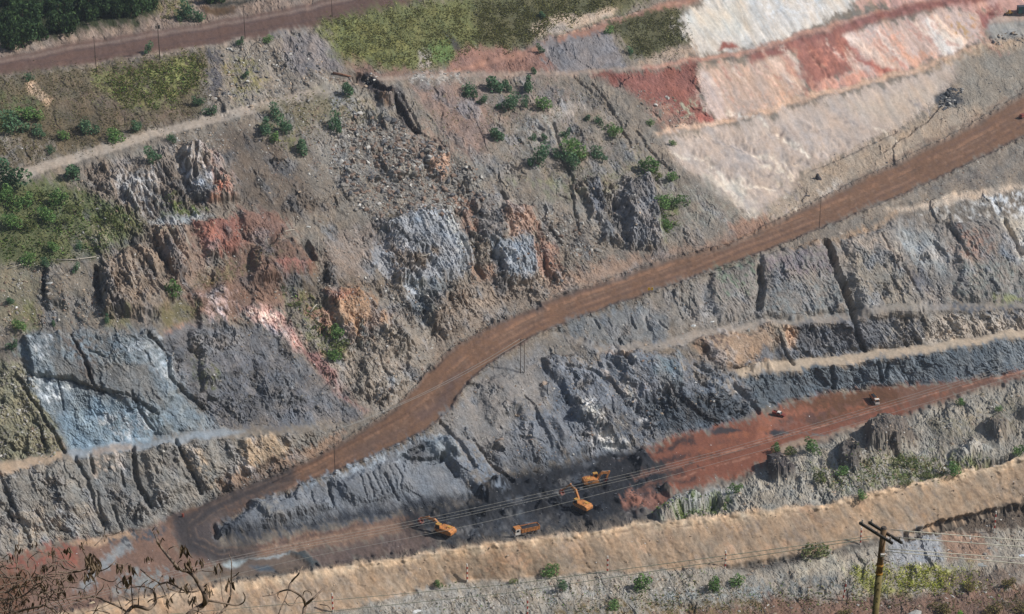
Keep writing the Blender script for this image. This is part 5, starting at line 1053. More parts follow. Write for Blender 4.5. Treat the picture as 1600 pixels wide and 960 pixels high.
# clusters: (what, where, group, kind, [(u, v, r)...])  each is told from its neighbours by its rank along the row
CLUSTERS = [
 ('dark green bush', 'under the red bench track', 'bushes under the red bench track', 'B', [(728,143,9),(737,137,10),(752,157,9),(773,128,14),(790,132,10),(795,160,13),(818,162,9),(825,135,13),(845,158,12)]),
 ('dark green bush', 'below the end of the gravel track', 'bushes below the gravel track end', 'B', [(418,195,12),(427,216,9),(432,178,10),(448,200,11),(474,232,11),(525,192,13),(545,138,13)]),
 ('green bush', 'above the dark rock outcrop', 'bushes on the middle hillside', 'G', [(840,247,16),(872,242,9),(890,230,17),(896,250,12),(908,240,10),(937,240,10),(959,201,11),(1010,255,14),(1025,268,14),(1047,276,9)]),
 ('small grey green bush', 'between the red bank and the rockfall', 'small bushes on the middle hillside', 'B', [(775,207,11),(832,213,6),(850,215,6),(885,208,8),(918,185,6),(935,189,8),(836,110,6),(843,78,7),(1015,193,6),(1047,222,6)]),
 ('bright green bush', 'at the foot of the pale clay slope', 'bushes at the foot of the clay slope', 'G', [(1033,314,12),(1050,310,15),(1040,348,10)]),
 ('dark bush', 'along the gravel track', 'bushes along the gravel track', 'B', [(20,272,18),(78,233,7),(95,210,9),(115,266,13),(140,198,12),(180,210,13),(210,200,10),(238,243,12),(305,158,8),(332,173,8),(270,215,8)]),
 ('green bush', 'in the left edge clump above the gravel track', 'clump of bushes at the left edge', 'G', [(8,180,18),(25,195,16),(40,172,16),(58,178,13),(62,205,9)]),
 ('leafy shrub', 'in the thicket below the gravel track', 'shrubs of the left thicket', 'G', [(10,305,20),(18,345,20),(38,310,22),(50,345,20),(62,300,20),(72,330,20),(92,310,18),(98,340,15),(118,322,16),(150,340,10),(172,335,14),(185,350,9),(140,365,8)]),
 ('dark shrub', 'on the scree below the left thicket', 'shrubs on the left scree', 'B', [(45,405,14),(70,410,13),(85,385,10),(120,420,9),(30,505,12),(20,540,12),(85,505,6),(125,385,8),(170,498,9),(15,470,9)]),
 ('leafy green shrub', 'in the gully beside the orange brown slope', 'shrubs in the gully beside the orange slope', 'G', [(525,512,14),(527,535,15),(520,556,10),(460,470,8)]),
 ('round green shrub', 'in front of the tan berm', 'shrubs in front of the berm', 'G', [(683,910,6),(800,905,8),(863,888,11),(880,915,10),(960,942,9),(1005,908,15),(1115,910,13),(1152,905,12),(1277,853,16)]),
 ('green shrub', 'on the weedy hill behind the berm', 'shrubs on the hill behind the berm', 'G', [(1213,700,9),(1237,698,11),(1265,697,10),(1280,742,15),(1318,735,8),(1348,768,7),(1412,752,9),(1415,712,15),(1450,735,10),(1490,728,10),(1590,705,10),(1560,640,6),(1500,628,7),(1150,762,8)]),
 ('dry brownish shrub', 'on the brown earth bottom right', 'dry shrubs at the bottom right', 'D', [(1470,945,14),(1515,912,10),(1550,947,15),(1575,906,14),(1598,942,15),(1320,950,10)]),
 ('small bush', 'along the verge of the upper road', 'bushes along the upper road', 'B', [(230,78,7),(282,20,9),(298,18,13),(312,24,8),(376,68,6),(385,116,6),(420,60,7),(845,24,6),(952,46,7),(985,78,6),(45,118,7)]),
]
ORD = ['first', 'second', 'third', 'fourth', 'fifth', 'sixth', 'seventh', 'eighth', 'ninth', 'tenth', 'eleventh', 'twelfth', 'thirteenth', 'fourteenth']
def rank(k, n): return 'leftmost' if k == 0 else ('rightmost' if k == n-1 else ORD[k]+' from the left')
for what, where, grp, kind, L_ in CLUSTERS:
    L_ = sorted(L_)
    big = max(q[2] for q in L_)
    for k, (u, v, r) in enumerate(L_):
        e = plant('bush' if 'bush' in what else 'shrub', u+RNG.uniform(-2,2), v+RNG.uniform(-2,2), r*(.85 if 'thicket' in where else 1.15)*RNG.uniform(.9,1.12), dict(B=BUSHY+GREENY[:1], G=GREENY+BUSHY[:1]+OLIVE, D=DRYB)[kind], STEMS, '%s %s, %s' % (what, where, rank(k, len(L_))), 'bush' if 'bush' in what else 'shrub', grp, .95)
plant('tree', 268, 460, 16, GREENY, TRUNKS, 'small green tree at the foot of the brown cliff, above the blue grey face', 'tree', None, 1.2)
plant('bush', 1500, 957, 8, [crown_mesh('crown', 55, [(110,150,60), (96,136,52)], 300, 4)], STEMS, 'bright green tuft of leaves at the bottom edge right of the wooden pole', 'bush', None)
# woodland beyond the upper road
TREES = [(12,62,16),(38,52,18),(60,46,15),(85,40,16),(110,36,15),(8,30,20),(32,22,20),(58,16,20),(82,12,19),(108,8,18),(132,22,15),(140,2,18),(160,12,16),(178,20,13),(200,14,14),(222,10,14),(188,-2,18),(216,-8,16),(240,2,12),(165,-18,20),(110,-20,22),(60,-22,22),(15,-14,22),(225,-28,20),(250,-20,16),(-20,40,20),(-20,0,22),(330,-8,12),(348,-10,12),(310,-12,12),(365,-14,12)]
def wood_side(u, v, k, n): return 'dark leafy tree in the wood beyond the upper road, %s, %s' % ('front row' if v > 26 else ('middle row' if v > -5 else 'back row'), rank(k, n))
ROWS = {}
for t in sorted(TREES):
    key = 3 if t[0] > 300 else (0 if t[1] > 26 else (1 if t[1] > -5 else 2)); ROWS.setdefault(key, []).append(t)
ORD += ['fifteenth', 'sixteenth']
for key, row in ROWS.items():
    for k, (u, v, r) in enumerate(row):
        lb = 'dark tree beyond the brown pond at the top edge, '+rank(k, len(row)) if key == 3 else wood_side(u, v, k, len(row))
        plant('woodland_tree', u+RNG.uniform(-5,5), v, r*RNG.uniform(.8,1.35), DARKT, TRUNKS, lb, 'tree', 'trees in the wood beyond the upper road' if key < 3 else 'trees beyond the brown pond', 1.25)
# ------------------------------------------------------------------ machines on the pit floor
M_OR = paint_mat('orange_paint', (204,136,76), .65, .25, 0, .9, (92,72,58), 2.6); M_YE = paint_mat('yellow_paint', (196,150,74), .6, .3, 0, .6, (120,96,66), 2)
M_WH = paint_mat('white_paint', (226,222,214), .5, .35, 0, .3, (150,124,100), 2); M_DK = paint_mat('dark_steel', (62,60,58), .7, .3, 0, .7, (112,96,82), 2); M_RU = paint_mat('rubber', (46,44,43), .9, .2, 0, .8, (104,92,80), 3)
M_GL = paint_mat('window_glass', (28,34,40), .12, .6, 0, .25, (110,100,88), 2); M_RD = paint_mat('red_paint', (128,62,52), .5, .35, 0, .4, (120,84,66), 2); M_ST = paint_mat('worn_steel', (150,142,134), .5, .4, .3, .5, (96,80,66), 2.5)
M_COAL = paint_mat('coal_load', (52,52,56), .95, .1, 0, .5, (80,76,74), 3); M_TE = paint_mat('teal_paint', (44,96,92), .55, .3, 0, .25, (90,84,74), .8); M_SL = paint_mat('slate_paint', (52,62,74), .6, .3, 0, .3, (90,84,74), .8)
def heading(u0, v0, u1, v1):
    a, b = at(u0, v0)[0], at(u1, v1)[0]; return math.atan2(b[1]-a[1], b[0]-a[0])
def wheel(parent, x, y, r, wd, name='wheel'):
    t = MB().tube([(x, y-wd/2, r), (x, y-wd*.38, r), (x, y+wd*.38, r), (x, y+wd/2, r)], [r*.9, r, r, r*.9], 14).build('tyre', M_RU)
    e = link(bpy.data.objects.new(name, None), parent); t.parent = e
    MB().tube([(x, y-wd*.52, r), (x, y+wd*.52, r)], [r*.5, r*.5], 10).build('rim', M_ST, e); return e
def dump_truck(u, v, rz, label, s=1.0, pale_front=False):
    e = empty('dump_truck', spot(u, v), rz, label=label, cat='truck'); e.scale = (s, s, s)
    MB().box((-.2,-.42,.95), (8.2,.16,.28)).box((-.2,.42,.95), (8.2,.16,.28)).box((0,0,.95), (.2,.8,.2)).box((-3,0,.95), (.2,.8,.2)).build('chassis', M_DK, e)
    cab = MB().plate([(2.45,.9),(4.35,.9),(4.45,1.75),(4.15,3.0),(2.55,3.08),(2.45,2.9)], -1.22, 1.22).build('cab', M_OR, e, bevel=.06)
    MB().quad((4.475,-1.08,1.82),(4.475,1.08,1.82),(4.215,1.0,2.85),(4.215,-1.0,2.85)).build('windscreen', M_GL, cab)
    if pale_front: MB().box((4.46,0,1.35), (.06,2.3,.9)).build('front_panel', M_WH, cab); MB().box((3.4,0,3.1), (1.5,2.3,.06)).build('cab_roof', M_WH, cab)
    for s_ in (-1, 1):
        d = MB().plate([(2.5,.95),(4.28,.95),(4.36,1.8),(4.1,2.92),(2.52,2.96)], s_*1.22, s_*1.26).build('door', M_WH, e); MB().plate([(2.9,1.95),(3.98,1.92),(3.84,2.7),(2.9,2.74)], s_*1.262, s_*1.275).build('window', M_GL, d)
        MB().box((4.44, s_*.92, 1.25), (.08,.34,.22)).build('headlight', M_WH, e); MB().box((4.35, s_*1.42, 2.35), (.1,.18,.5)).tube([(4.25,s_*1.2,2.7),(4.33,s_*1.42,2.62)], .02, 5).build('mirror', M_DK, e)
        MB().box((1.1, s_*.95, .85), (1.3,.5,.55)).build('fuel_tank', M_ST, e)
    MB().box((4.42,0,.75), (.22,2.4,.35)).box((4.47,0,1.45), (.06,1.5,.3)).build('bumper', M_WH, e)
    B = MB().hexa([(-4.2,-1.1,1.25),(2.05,-1.1,1.25),(2.05,1.1,1.25),(-4.2,1.1,1.25),(-4.3,-1.1,1.35),(2.05,-1.1,1.35),(2.05,1.1,1.35),(-4.3,1.1,1.35)])
    for s_ in (-1, 1): B.hexa([(-4.3,s_*1.2-.04,1.3),(2.1,s_*1.2-.04,1.3),(2.1,s_*1.2+.04,1.3),(-4.3,s_*1.2+.04,1.3),(-4.5,s_*1.25-.04,2.75),(2.2,s_*1.25-.04,2.75),(2.2,s_*1.25+.04,2.75),(-4.5,s_*1.25+.04,2.75)])
    B.box((2.12,0,2.05), (.08,2.5,1.6)).box((2.35,0,3.08), (.6,2.3,.07))
    bd = B.build('tipper_body', M_OR, e)
    for s_ in (-1, 1):
        r_ = MB()
        for k in range(7): r_.box((-4.1+k*1.0, s_*1.29, 2.0), (.12,.1,1.3))
        r_.box((-1.1, s_*1.33, 2.72), (6.5,.1,.12)); r_.build('side_rib', M_RD if s_ < 0 else M_OR, bd)
    MB().box((-4.42,0,2.0), (.09,2.4,1.35), (0,-.1,0)).build('tailgate', M_OR, bd)
    ld = MB(); rr = random.Random(4)
    n = 9; P_ = [[(-4.1+6.0*i/n, -1.12+2.24*j/6, 2.55+.6*math.sin(math.pi*j/6)*math.sin(math.pi*(i+.5)/(n+1))+rr.uniform(-.1,.1)) for j in range(7)] for i in range(n+1)]
    for i in range(n):
        for j in range(6): ld.quad(P_[i][j], P_[i+1][j], P_[i+1][j+1], P_[i][j+1])
    ld.build('load', M_COAL, bd)
    for x in (3.4, -1.7, -3.05):
        for s_ in (-1, 1): wheel(e, x, s_*.98, .54, .42 if x > 0 else .6)
    return e
rz = math.atan2(-3.4, -8)
dump_truck(822, 835, rz, 'orange dump truck with a white cab door parked on the coal floor behind the berm', 1.0)
dump_truck(1366, 628, math.radians(-78), 'tiny orange dump truck with a pale front far off on the wet brown floor', .72, True)
def excavator(u, v, rz, label, s, boom, tilt=0.0, paint=None, swing=0.0):
    paint = paint or M_OR
    e = empty('excavator', spot(u, v, .1), rz, label=label, cat='excavator', group=None); e.scale = (s, s, s)
    for s_ in (-1, 1):
        prof = [(-2.3,.35),(-2.0,.05),(2.0,.05),(2.3,.35),(2.35,.65),(2.05,.98),(-2.05,.98),(-2.35,.65)]
        t = MB().plate(prof, s_*1.25-.3, s_*1.25+.3).build('track', M_RU, e, bevel=.03)
        p = MB()
        for k in range(16): p.box((-2.1+k*.28, s_*1.25, 1.0), (.16,.64,.07)); p.box((-2.0+k*.26, s_*1.25, .03), (.15,.64,.06))
        p.build('track_shoe', M_DK, t)
    MB().box((0,0,.65), (2.6,2.0,.5)).tube([(0,0,.85),(0,0,1.15)], [.95,.95], 16).build('undercarriage', M_DK, e)
    hs = MB().plate([(-2.7,1.15),(1.4,1.15),(1.4,1.55),(.9,2.35),(-.4,2.5),(-2.5,2.5),(-2.75,2.2)], -1.35, 1.35).build('engine_house', paint, e, bevel=.07)
    g = MB()
    for k in range(5): g.box((-2.78,0,1.4+k*.2), (.06,1.8,.09))
    for k in range(4): g.box((-1.9+k*.35,-1.38,1.85), (.2,.05,.7))
    g.build('grille', M_DK, hs)
    MB().tube([(-1.4,.7,2.5),(-1.4,.7,3.0)], .1, 8).build('exhaust', M_DK, hs); MB().box((-1.5,-.5,2.58), (1.2,.8,.14)).build('hatch', M_YE, hs)
    MB().plate([(-3.15,1.2),(-2.6,1.2),(-2.6,2.35),(-3.0,2.3),(-3.2,1.9)], -1.3, 1.3).build('counterweight', paint, e, bevel=.08)
    cb = MB().plate([(.1,1.5),(1.75,1.5),(1.85,2.1),(1.45,3.25),(.2,3.3)], .4, 1.4).build('cab', paint, e, bevel=.05)
    MB().quad((1.80,.5,1.75),(1.80,1.3,1.75),(1.50,1.3,3.12),(1.50,.5,3.12)).quad((1.86,.5,1.75),(1.86,1.3,1.75),(1.5,1.3,3.15),(1.5,.5,3.15)).build('windscreen', M_GL, cb)
    MB().plate([(.3,2.1),(1.6,2.1),(1.32,3.1),(.3,3.12)], 1.402, 1.42).build('window', M_GL, cb); MB().plate([(.3,2.1),(1.6,2.1),(1.32,3.1),(.3,3.12)], .38, .398).build('window', M_GL, cb)
    MB().box((.8,.9,3.34), (1.3,1.05,.08)).build('cab_roof', M_YE, cb)
    A_, B_, C_, D_ = [Vector(q) for q in boom]            # foot, elbow, stick joint, bucket joint
    bm_ = MB(); W = [(.5, A_), (.75, A_.lerp(B_, .5)), (.8, B_), (.5, C_)]
    def beam(p, q, h0, h1, wd):
        d = (q-p).normalized(); n_ = Vector((-d.z, 0, d.x)); y = Vector((0, wd/2, 0)); m = MB()
        m.hexa([p-n_*h0/2-y, q-n_*h1/2-y, q-n_*h1/2+y, p-n_*h0/2+y, p+n_*h0/2-y, q+n_*h1/2-y, q+n_*h1/2+y, p+n_*h0/2+y]); return m
    m1 = beam(A_, B_, .55, .8, .5); m2 = beam(B_-(B_-A_)*.02, C_, .78, .45, .48); m1.hexa(m2.v) ; m1.build('boom', paint, e)
    m3 = beam(C_ + (C_-D_).normalized()*.7, D_, .6, .35, .4); st = m3.build('stick', paint, e)
    cy = MB()
    for s_ in (-1, 1): cy.tube([A_+Vector((.5,s_*.36,-.3)), A_.lerp(B_, .75)+Vector((.1,s_*.36,-.1))], .1, 8)
    cy.tube([A_.lerp(B_, .9)+Vector((0,0,.5)), C_+(C_-D_).normalized()*.6+Vector((0,0,.1))], .11, 8); cy.tube([C_.lerp(D_, .15)+Vector((.35,0,.1)), D_+Vector((.4,0,.3))], .08, 8); cy.build('hydraulic_ram', M_ST, e)
    d = (D_-C_).normalized(); bk = MB(); sd = Vector((0,.62,0)); a_ = D_+Vector((.1,0,.25))
    prof = [(D_.x+.15,D_.z+.25),(D_.x+.45,D_.z-.25),(D_.x+.35,D_.z-.85),(D_.x-.25,D_.z-1.15),(D_.x-.75,D_.z-.95),(D_.x-.68,D_.z-.85),(D_.x-.2,D_.z-1.0),(D_.x+.22,D_.z-.75),(D_.x+.3,D_.z-.25),(D_.x+.0,D_.z+.15)]
    k = len(prof)//2
    for i in range(k-1): bk.hexa([(prof[i][0],-.62,prof[i][1]),(prof[i+1][0],-.62,prof[i+1][1]),(prof[i+1][0],.62,prof[i+1][1]),(prof[i][0],.62,prof[i][1]),(prof[-1-i][0],-.62,prof[-1-i][1]),(prof[-2-i][0],-.62,prof[-2-i][1]),(prof[-2-i][0],.62,prof[-2-i][1]),(prof[-1-i][0],.62,prof[-1-i][1])])
    for s_ in (-1, 1): bk.plate(prof[:k]+[(D_.x-.3,D_.z-.4)], s_*.62-.03, s_*.62+.03)
    b_ = bk.build('bucket', M_RD if paint is M_OR else paint, e); th = MB()
    for j in range(5): th.box((D_.x-.82, -.5+.25*j, D_.z-.97), (.25,.1,.09))
    th.build('bucket_tooth', M_ST, b_)
    return e
excavator(693, 836, math.atan2(5.5, -8), 'large orange excavator with a yellow cab roof reaching left across the brown floor', 1.32, [(.8,-.3,1.9),(3.1,-.3,3.3),(5.2,-.3,3.2),(7.2,-.3,2.3)])
excavator(908, 796, math.atan2(6, -6), 'orange excavator with its raised boom bent over at the edge of the coal heap', 1.25, [(.8,-.3,1.9),(2.6,-.3,5.2),(4.6,-.3,5.6),(7.4,-.3,3.0)])
excavator(927, 757, math.atan2(2.2, 8), 'orange excavator beside the dark spill with its arm folded and bucket to the right', 1.2, [(.8,-.3,1.9),(2.6,-.3,4.0),(4.4,-.3,3.5),(3.9,-.3,1.9)])
def car(name, u, v, rz, paint, label, cat, s=1.0, pickup=False):
    e = empty(name, spot(u, v), rz, label=label, cat=cat); e.scale = (s, s, s)
    if pickup: MB().plate([(-2.4,.45),(2.4,.45),(2.45,.95),(1.2,1.1),(-2.4,1.1)], -.85, .85).build('body', paint, e, bevel=.05)
    else: MB().plate([(-2.1,.4),(2.1,.4),(2.15,.85),(1.2,1.0),(-2.1,1.02)], -.85, .85).build('body', paint, e, bevel=.05)
    cb = MB().plate([(-.7 if pickup else -1.9,1.0),(1.1,1.0),(.55,1.7),(-.6 if pickup else -1.6,1.72)], -.75, .75).build('cabin', paint if not pickup else M_WH, e, bevel=.05)
    for s_ in (-1, 1): MB().plate([(-.55,1.1),(.9,1.1),(.5,1.6),(-.5,1.6)], s_*.752, s_*.77).build('window', M_GL, cb)
    MB().quad((1.07,-.65,1.08),(1.07,.65,1.08),(.62,.65,1.66),(.62,-.65,1.66)).build('windscreen', M_GL, cb)
    if pickup:
        b = MB().box((-1.6,.8,1.25), (1.7,.08,.35)).box((-1.6,-.8,1.25), (1.7,.08,.35)).box((-2.42,0,1.25), (.08,1.6,.35)).build('load_bed', paint, e)
    for x in (-1.45, 1.45):
        for s_ in (-1, 1): wheel(e, x, s_*.8, .36, .26)
    for s_ in (-1, 1): MB().box((2.36 if pickup else 2.1, s_*.6, .82), (.1,.3,.16)).build('headlight', M_WH, e)
    return e
car('pickup_truck', 1217, 650, heading(1205, 645, 1230, 651), M_RD, 'dusty red pickup with a pale roof on the orange mud floor', 'pickup', 1.0, True)
car('parked_car', 1598, 184, heading(1590, 186, 1600, 180), M_RD, 'dark red car at the right edge of the picture on the haul road', 'car', 1.0)
# oil drum beside the hairpin
e = empty('oil_drum', spot(286, 808), 0, label='small red drum at the roadside above the dark hairpin bend', cat='drum'); e.scale = (1.2,)*3
MB().tube([(0,0,0),(0,0,.3),(0,0,.32),(0,0,.34),(0,0,.6),(0,0,.62),(0,0,.64),(0,0,.95)], [.32,.32,.35,.32,.32,.35,.32,.32], 14).build('drum_body', M_RD, e); MB().tube([(.15,0,.95),(.15,0,1.0)], .06, 8).build('bung', M_ST, e)
# site cabin and loader on the upper right platform
e = empty('site_cabin', spot(1597, 21), math.radians(4), label='teal site cabin with a dark end wall on the platform in the upper right corner', cat='cabin'); e.scale = (1.25,)*3
MB().box((1.2,0,1.35), (6,2.4,2.5)).build('wall', M_TE, e, bevel=.04); MB().box((-1.84,0,1.35), (.08,2.3,2.4)).build('end_wall', M_SL, e); MB().box((1.2,0,2.66), (6.3,2.6,.12)).build('roof', M_SL, e)
d = MB().box((0,-1.23,1.1), (.9,.06,2.0)).build('door', M_SL, e); MB().box((.3,-1.28,1.1), (.08,.05,.2)).build('handle', M_ST, d); wn = MB().box((2,-1.22,1.6), (1.1,.05,.8)).build('window', M_GL, e); MB().box((2,-1.26,1.17), (1.2,.05,.06)).build('frame', M_WH, wn)
MB().box((-1.2,0,.06), (.3,2.4,.12)).box((3.6,0,.06), (.3,2.4,.12)).build('skid', M_DK, e)
e = empty('wheel_loader', spot(1577, 23), math.radians(190), label='small yellow loader left of the teal site cabin on the platform', cat='loader'); e.scale = (.85,)*3
MB().plate([(-2.0,.6),(.9,.6),(.9,1.2),(-.4,1.5),(-2.0,1.5)], -.7, .7).build('body', M_YE, e, bevel=.05); cb = MB().plate([(-.6,1.4),(.7,1.4),(.55,2.6),(-.5,2.6)], -.6, .6).build('cab', M_YE, e, bevel=.04)
MB().quad((.71,-.5,1.55),(.71,.5,1.55),(.59,.5,2.45),(.59,-.5,2.45)).build('windscreen', M_GL, cb)
MB().tube([(.6,.5,1.1),(1.8,.5,.9),(2.4,.5,.4)], .1, 6).tube([(.6,-.5,1.1),(1.8,-.5,.9),(2.4,-.5,.4)], .1, 6).build('lift_arm', M_YE, e); MB().plate([(2.3,.1),(3.1,.1),(2.5,.35),(2.4,.8),(2.3,.8)], -1.0, 1.0).build('bucket', M_DK, e)
for x in (-1.3, .8):
    for s_ in (-1, 1): wheel(e, x, s_*.85, .55, .35)
# yellow road barrier sign
e = empty('road_sign', spot(1016, 459)+Vector((0,0,.35)), math.radians(8), label='small yellow double board sign at the lower verge of the haul road', cat='sign'); e.scale = (1.1,)*3
M_SY = paint_mat('sign_yellow', (236,184,40), .5, .3, 0, .2)
for x in (-.55, .55):
    MB().box((x,0,1.1), (.75,.06,.95)).build('sign_board', M_SY, e); MB().box((x,-.035,1.1), (.3,.02,.3)).build('sign_mark', M_DK, e)
    MB().tube([(x,.07,-.3),(x,.07,1.7)], .05, 6).build('post', M_DK, e)
MB().box((0,.02,.9), (.4,.06,.18)).build('cross_bar', M_YE, e)

# ------------------------------------------------------------------ poles and wires
M_PO = paint_mat('weathered_pole', (84,72,64), .9, .15, 0, .6, (58,50,46), 3); M_PALE = paint_mat('bleached_wood', (186,178,164), .9, .15, 0, .5, (140,128,112), 2); M_IN = paint_mat('insulator', (150,142,132), .35, .5, 0, .2); M_WB = paint_mat('bright_wire', (232,226,206), .5, .4, 0, .1); M_WI = paint_mat('cable', (140,138,132), .6, .4, 0, .2, (120,116,108), .2)
TOPS = {}
def pole(u, v0, v1, label, arm=0.0, r=.13, double=False, group=None, transformer=False, arm_rz=.5, slack=0):
    p = spot(u, v1); h = (v1-v0)*mpp(p)/math.cos(math.radians(24)); e = empty('utility_pole', p, arm_rz, label=label, cat='utility pole', group=group)
    xs = (-.7, .7) if double else (0,)
    for x in xs: MB().tube([(x,0,-1.0),(x,0,h)], [r*1.2, r*.85], 8).build('pole', M_PO, e, smooth=True)
    if arm:
        c = MB().box((0,.12,h-.45), (arm*2,.14,.16)); a = c.build('crossarm', M_PO, e)
        for x in (-arm*.9, 0, arm*.9): MB().tube([(x,.12,h-.37),(x,.12,h-.05)], [.07,.05], 6).build('insulator', M_IN, a)
    if transformer: MB().tube([(.55,0,h-2.3),(.55,0,h-.9)], .42, 10).tube([(-.6,0,h-2.1),(-.6,0,h-1.0)], .3, 8).build('transformer', M_DK, e)
    TOPS[(u, v0)] = p+Vector((0, 0, h-.1)); return e
pole(383, 13, 61, 'tall dark pole beside the upper road, left of the grassy slope', .9); pole(151, 59, 112, 'dark pole with a short crossarm by the upper road, leftmost along it', .7); pole(250, 40, 93, 'dark pole carrying transformers above the yellow green grass patch', .8, .16, transformer=True)
pole(519, -2, 27, 'dark pole at the top of the grassy slope by the upper road', .7); pole(662, -14, 6, 'short dark pole cut by the top edge above the grassy slope', .6)
pole(524, 672, 742, 'thin dark pole at the lower edge of the haul road above the pale blue crest', .5, .1); pole(816, 530, 584, 'pair of dark poles joined as one support below the haul road', 1.0, .12, True, arm_rz=.3); pole(1280, 310, 357, 'thin dark pole at the lower verge of the haul road above the deep gully', .6, .1); pole(1558, 408, 448, 'thin dark pole on the weedy slope at the far right', .35, .08)
def bare_trunk(pts, r, label, m=None, name='fallen_log'):
    q = [spot(a, b)+Vector((0,0,c)) for a, b, c in pts]; o = q[0].copy(); e = empty(name, o, 0, label=label, cat='log' if name == 'fallen_log' else 'trunk')
    MB().tube([x-o for x in q], [r, r*.9, r*.7][:len(q)], 7).build('stem', m or M_PALE, e, smooth=True); d = (q[-1]-q[0]).normalized(); mid = (q[0]+q[-1])/2-o
    MB().tube([mid, mid+d*.5+Vector((.1,-.2,.4))], [r*.5, r*.25], 5).build('branch_stub', m or M_PALE, e); return e
bare_trunk([(498,414,-.3),(498.5,412,5),(499,411,10.5)], .16, 'upright bleached bare trunk standing in front of the dark hollow', name='dead_trunk')
bare_trunk([(12,421,.2),(24,418,.35),(37,414,.3)], .22, 'bleached log on the scree at the left edge', ); bare_trunk([(88,409,.3),(118,408,.4),(150,403,.5)], .18, 'long pale log lying above the brown cliff below the thicket'); bare_trunk([(654,410,.3),(664,407,.4),(675,403,.4)], .2, 'pale log lying on the brown ledge under the pale blue rock'); bare_trunk([(434,371,.3),(447,366,.4),(460,361,.4)], .18, 'pale log lying across the top of the brown mound'); bare_trunk([(485,490,.4),(490,484,.6),(495,478,.6)], .25, 'short pale log in the gully left of the orange slope')
bare_trunk([(520,116,.4),(534,118,.4),(548,121,.4)], .5, 'thick rusty pipe lying at the end of the gravel track', paint_mat('rust', (140,104,84), .9, .2, 0, .6, (100,76,62), 2), 'rusty_pipe')
def wire(name, pts, r, label, sag=0.0, group=None, m=None):
    q = []
    for a, b in zip(pts[:-1], pts[1:]):
        a, b = Vector(a), Vector(b)
        for k in range(14): t = k/14; q.append(a.lerp(b, t)-Vector((0,0,4*sag*t*(1-t))))
    q.append(Vector(pts[-1])); o = q[0].copy(); ob = MB().tube([x-o for x in q], r, 5).build(name, m or M_WI, None, True); ob.location = o; return tag(ob, label, 'wire', group)
a, b, c = TOPS[(524,672)], TOPS[(816,530)], TOPS[(1280,310)]
for k, x in enumerate((-.5, .5)): wire('overhead_wire', [a+Vector((x*.6,0,0)), b+Vector((x*2,0,0))], .07, 'thin pale wire above the haul road from the paired poles, %s' % ('outer one', 'inner one')[k], 2.5, 'wires above the haul road')
# the long cables crossing the workings from lower left to upper right
CAB = [((-420,1082,150),(340,876,330),(800,781,420),(1240,672,510),(2000,440,640)), ((-420,1090,150),(340,880,330),(800,786,420),(1240,676,510),(2000,445,640)), ((-420,1096,152),(340,884,330),(800,790,420),(1240,680,510),(2000,450,640)), ((-420,1120,154),(420,885,340),(800,806,420),(1240,690,510),(2000,466,640))]
for k, cb in enumerate(CAB):
    cp = [range_pt(*q) for q in cb]
    # smooth curve through the four supports of the span
    q = []
    for i in range(len(cp)-1):
        p0, p1, p2, p3 = cp[max(i-1,0)], cp[i], cp[i+1], cp[min(i+2, len(cp)-1)]
        for j in range(12): t = j/12; q.append(.5*((2*p1)+(p2-p0)*t+(2*p0-5*p1+4*p2-p3)*t*t+(3*p1-p0-3*p2+p3)*t**3))
    q.append(cp[-1]); o = q[0].copy(); ob = MB().tube([x-o for x in q], [.016+.018*i/len(q) for i in range(len(q))], 5).build('power_cable', M_WI, None, True); ob.location = o
    tag(ob, 'long pale cable crossing the pit, %s of the four' % ('topmost', 'second from top', 'third from top', 'lowest')[k], 'cable', 'cables crossing the pit')
# red and white marker poles
M_MR = paint_mat('marker_red', (168,62,48), .6, .3, 0, .2); M_MW = paint_mat('marker_white', (222,216,206), .6, .3, 0, .2)
for k, (u, v0, v1, txt) in enumerate([(520,926,957,'left of the bottom centre'),(730,880,909,'in front of the berm under the large excavator'),(949,868,896,'in front of the berm under the black heap'),(1133,858,887,'at the berm foot left of the round shrub'),(1553,800,831,'at the right edge by the trench painted dark'),(824,932,965,'cut by the bottom edge at the centre'),(1344,824,852,'just left of the wooden pole crossarms'),(1317,905,937,'on the weedy ground left of the wooden pole')]):
    p = spot(u, v1); h = (v1-v0)*mpp(p)/math.cos(math.radians(24)); e = empty('marker_pole', p, 0, label='thin red and white striped marker '+txt, cat='marker pole', group='striped marker poles'); n = 7
    if k == 7: e.rotation_euler = (0, .1, 0)
    for i in range(n): MB().tube([(0,0,-.4 if i == 0 else h*i/n),(0,0,h*(i+1)/n)], .26, 7).build('stripe', (M_MW, M_MR)[i % 2], e)
    MB().box((0,0,h-.2), (.55,.08,.3)).build('top_plate', M_MR, e)
# the big wooden pole on the near hillside
R0 = 58.0; top = range_pt(1381, 826, R0); gz = hill_z(top.x, top.y); base = Vector((top.x, top.y, gz-.6)); hgt = top.z-base.z
M_WO = paint_mat('old_timber', (136,112,88), .9, .15, 0, .6, (74,60,48), 4); M_LI = paint_mat('lichen_timber', (126,116,78), .95, .1, 0, .8, (96,86,60), 5)
e = empty('wooden_pole', base, 0, label='large weathered wooden power pole with double crossarms in the lower right foreground', cat='utility pole')
zc_ = hgt-1.42
MB().tube([(-.12,0,0),(-.03,0,zc_)], [.098,.09], 14).build('lower_shaft', M_LI, e, True); MB().tube([(-.03,0,zc_+.003),(0,0,hgt)], [.089,.082], 14).build('upper_shaft', M_WO, e, True)
for z in (zc_+.02, zc_+.28): MB().tube([(-.03,0,z),(-.03,0,z+.04)], .1, 14).build('yellow_band', M_YE, e)
dirx = Vector((.62,-.95,0)).normalized(); nrm = Vector((dirx.y,-dirx.x,0))
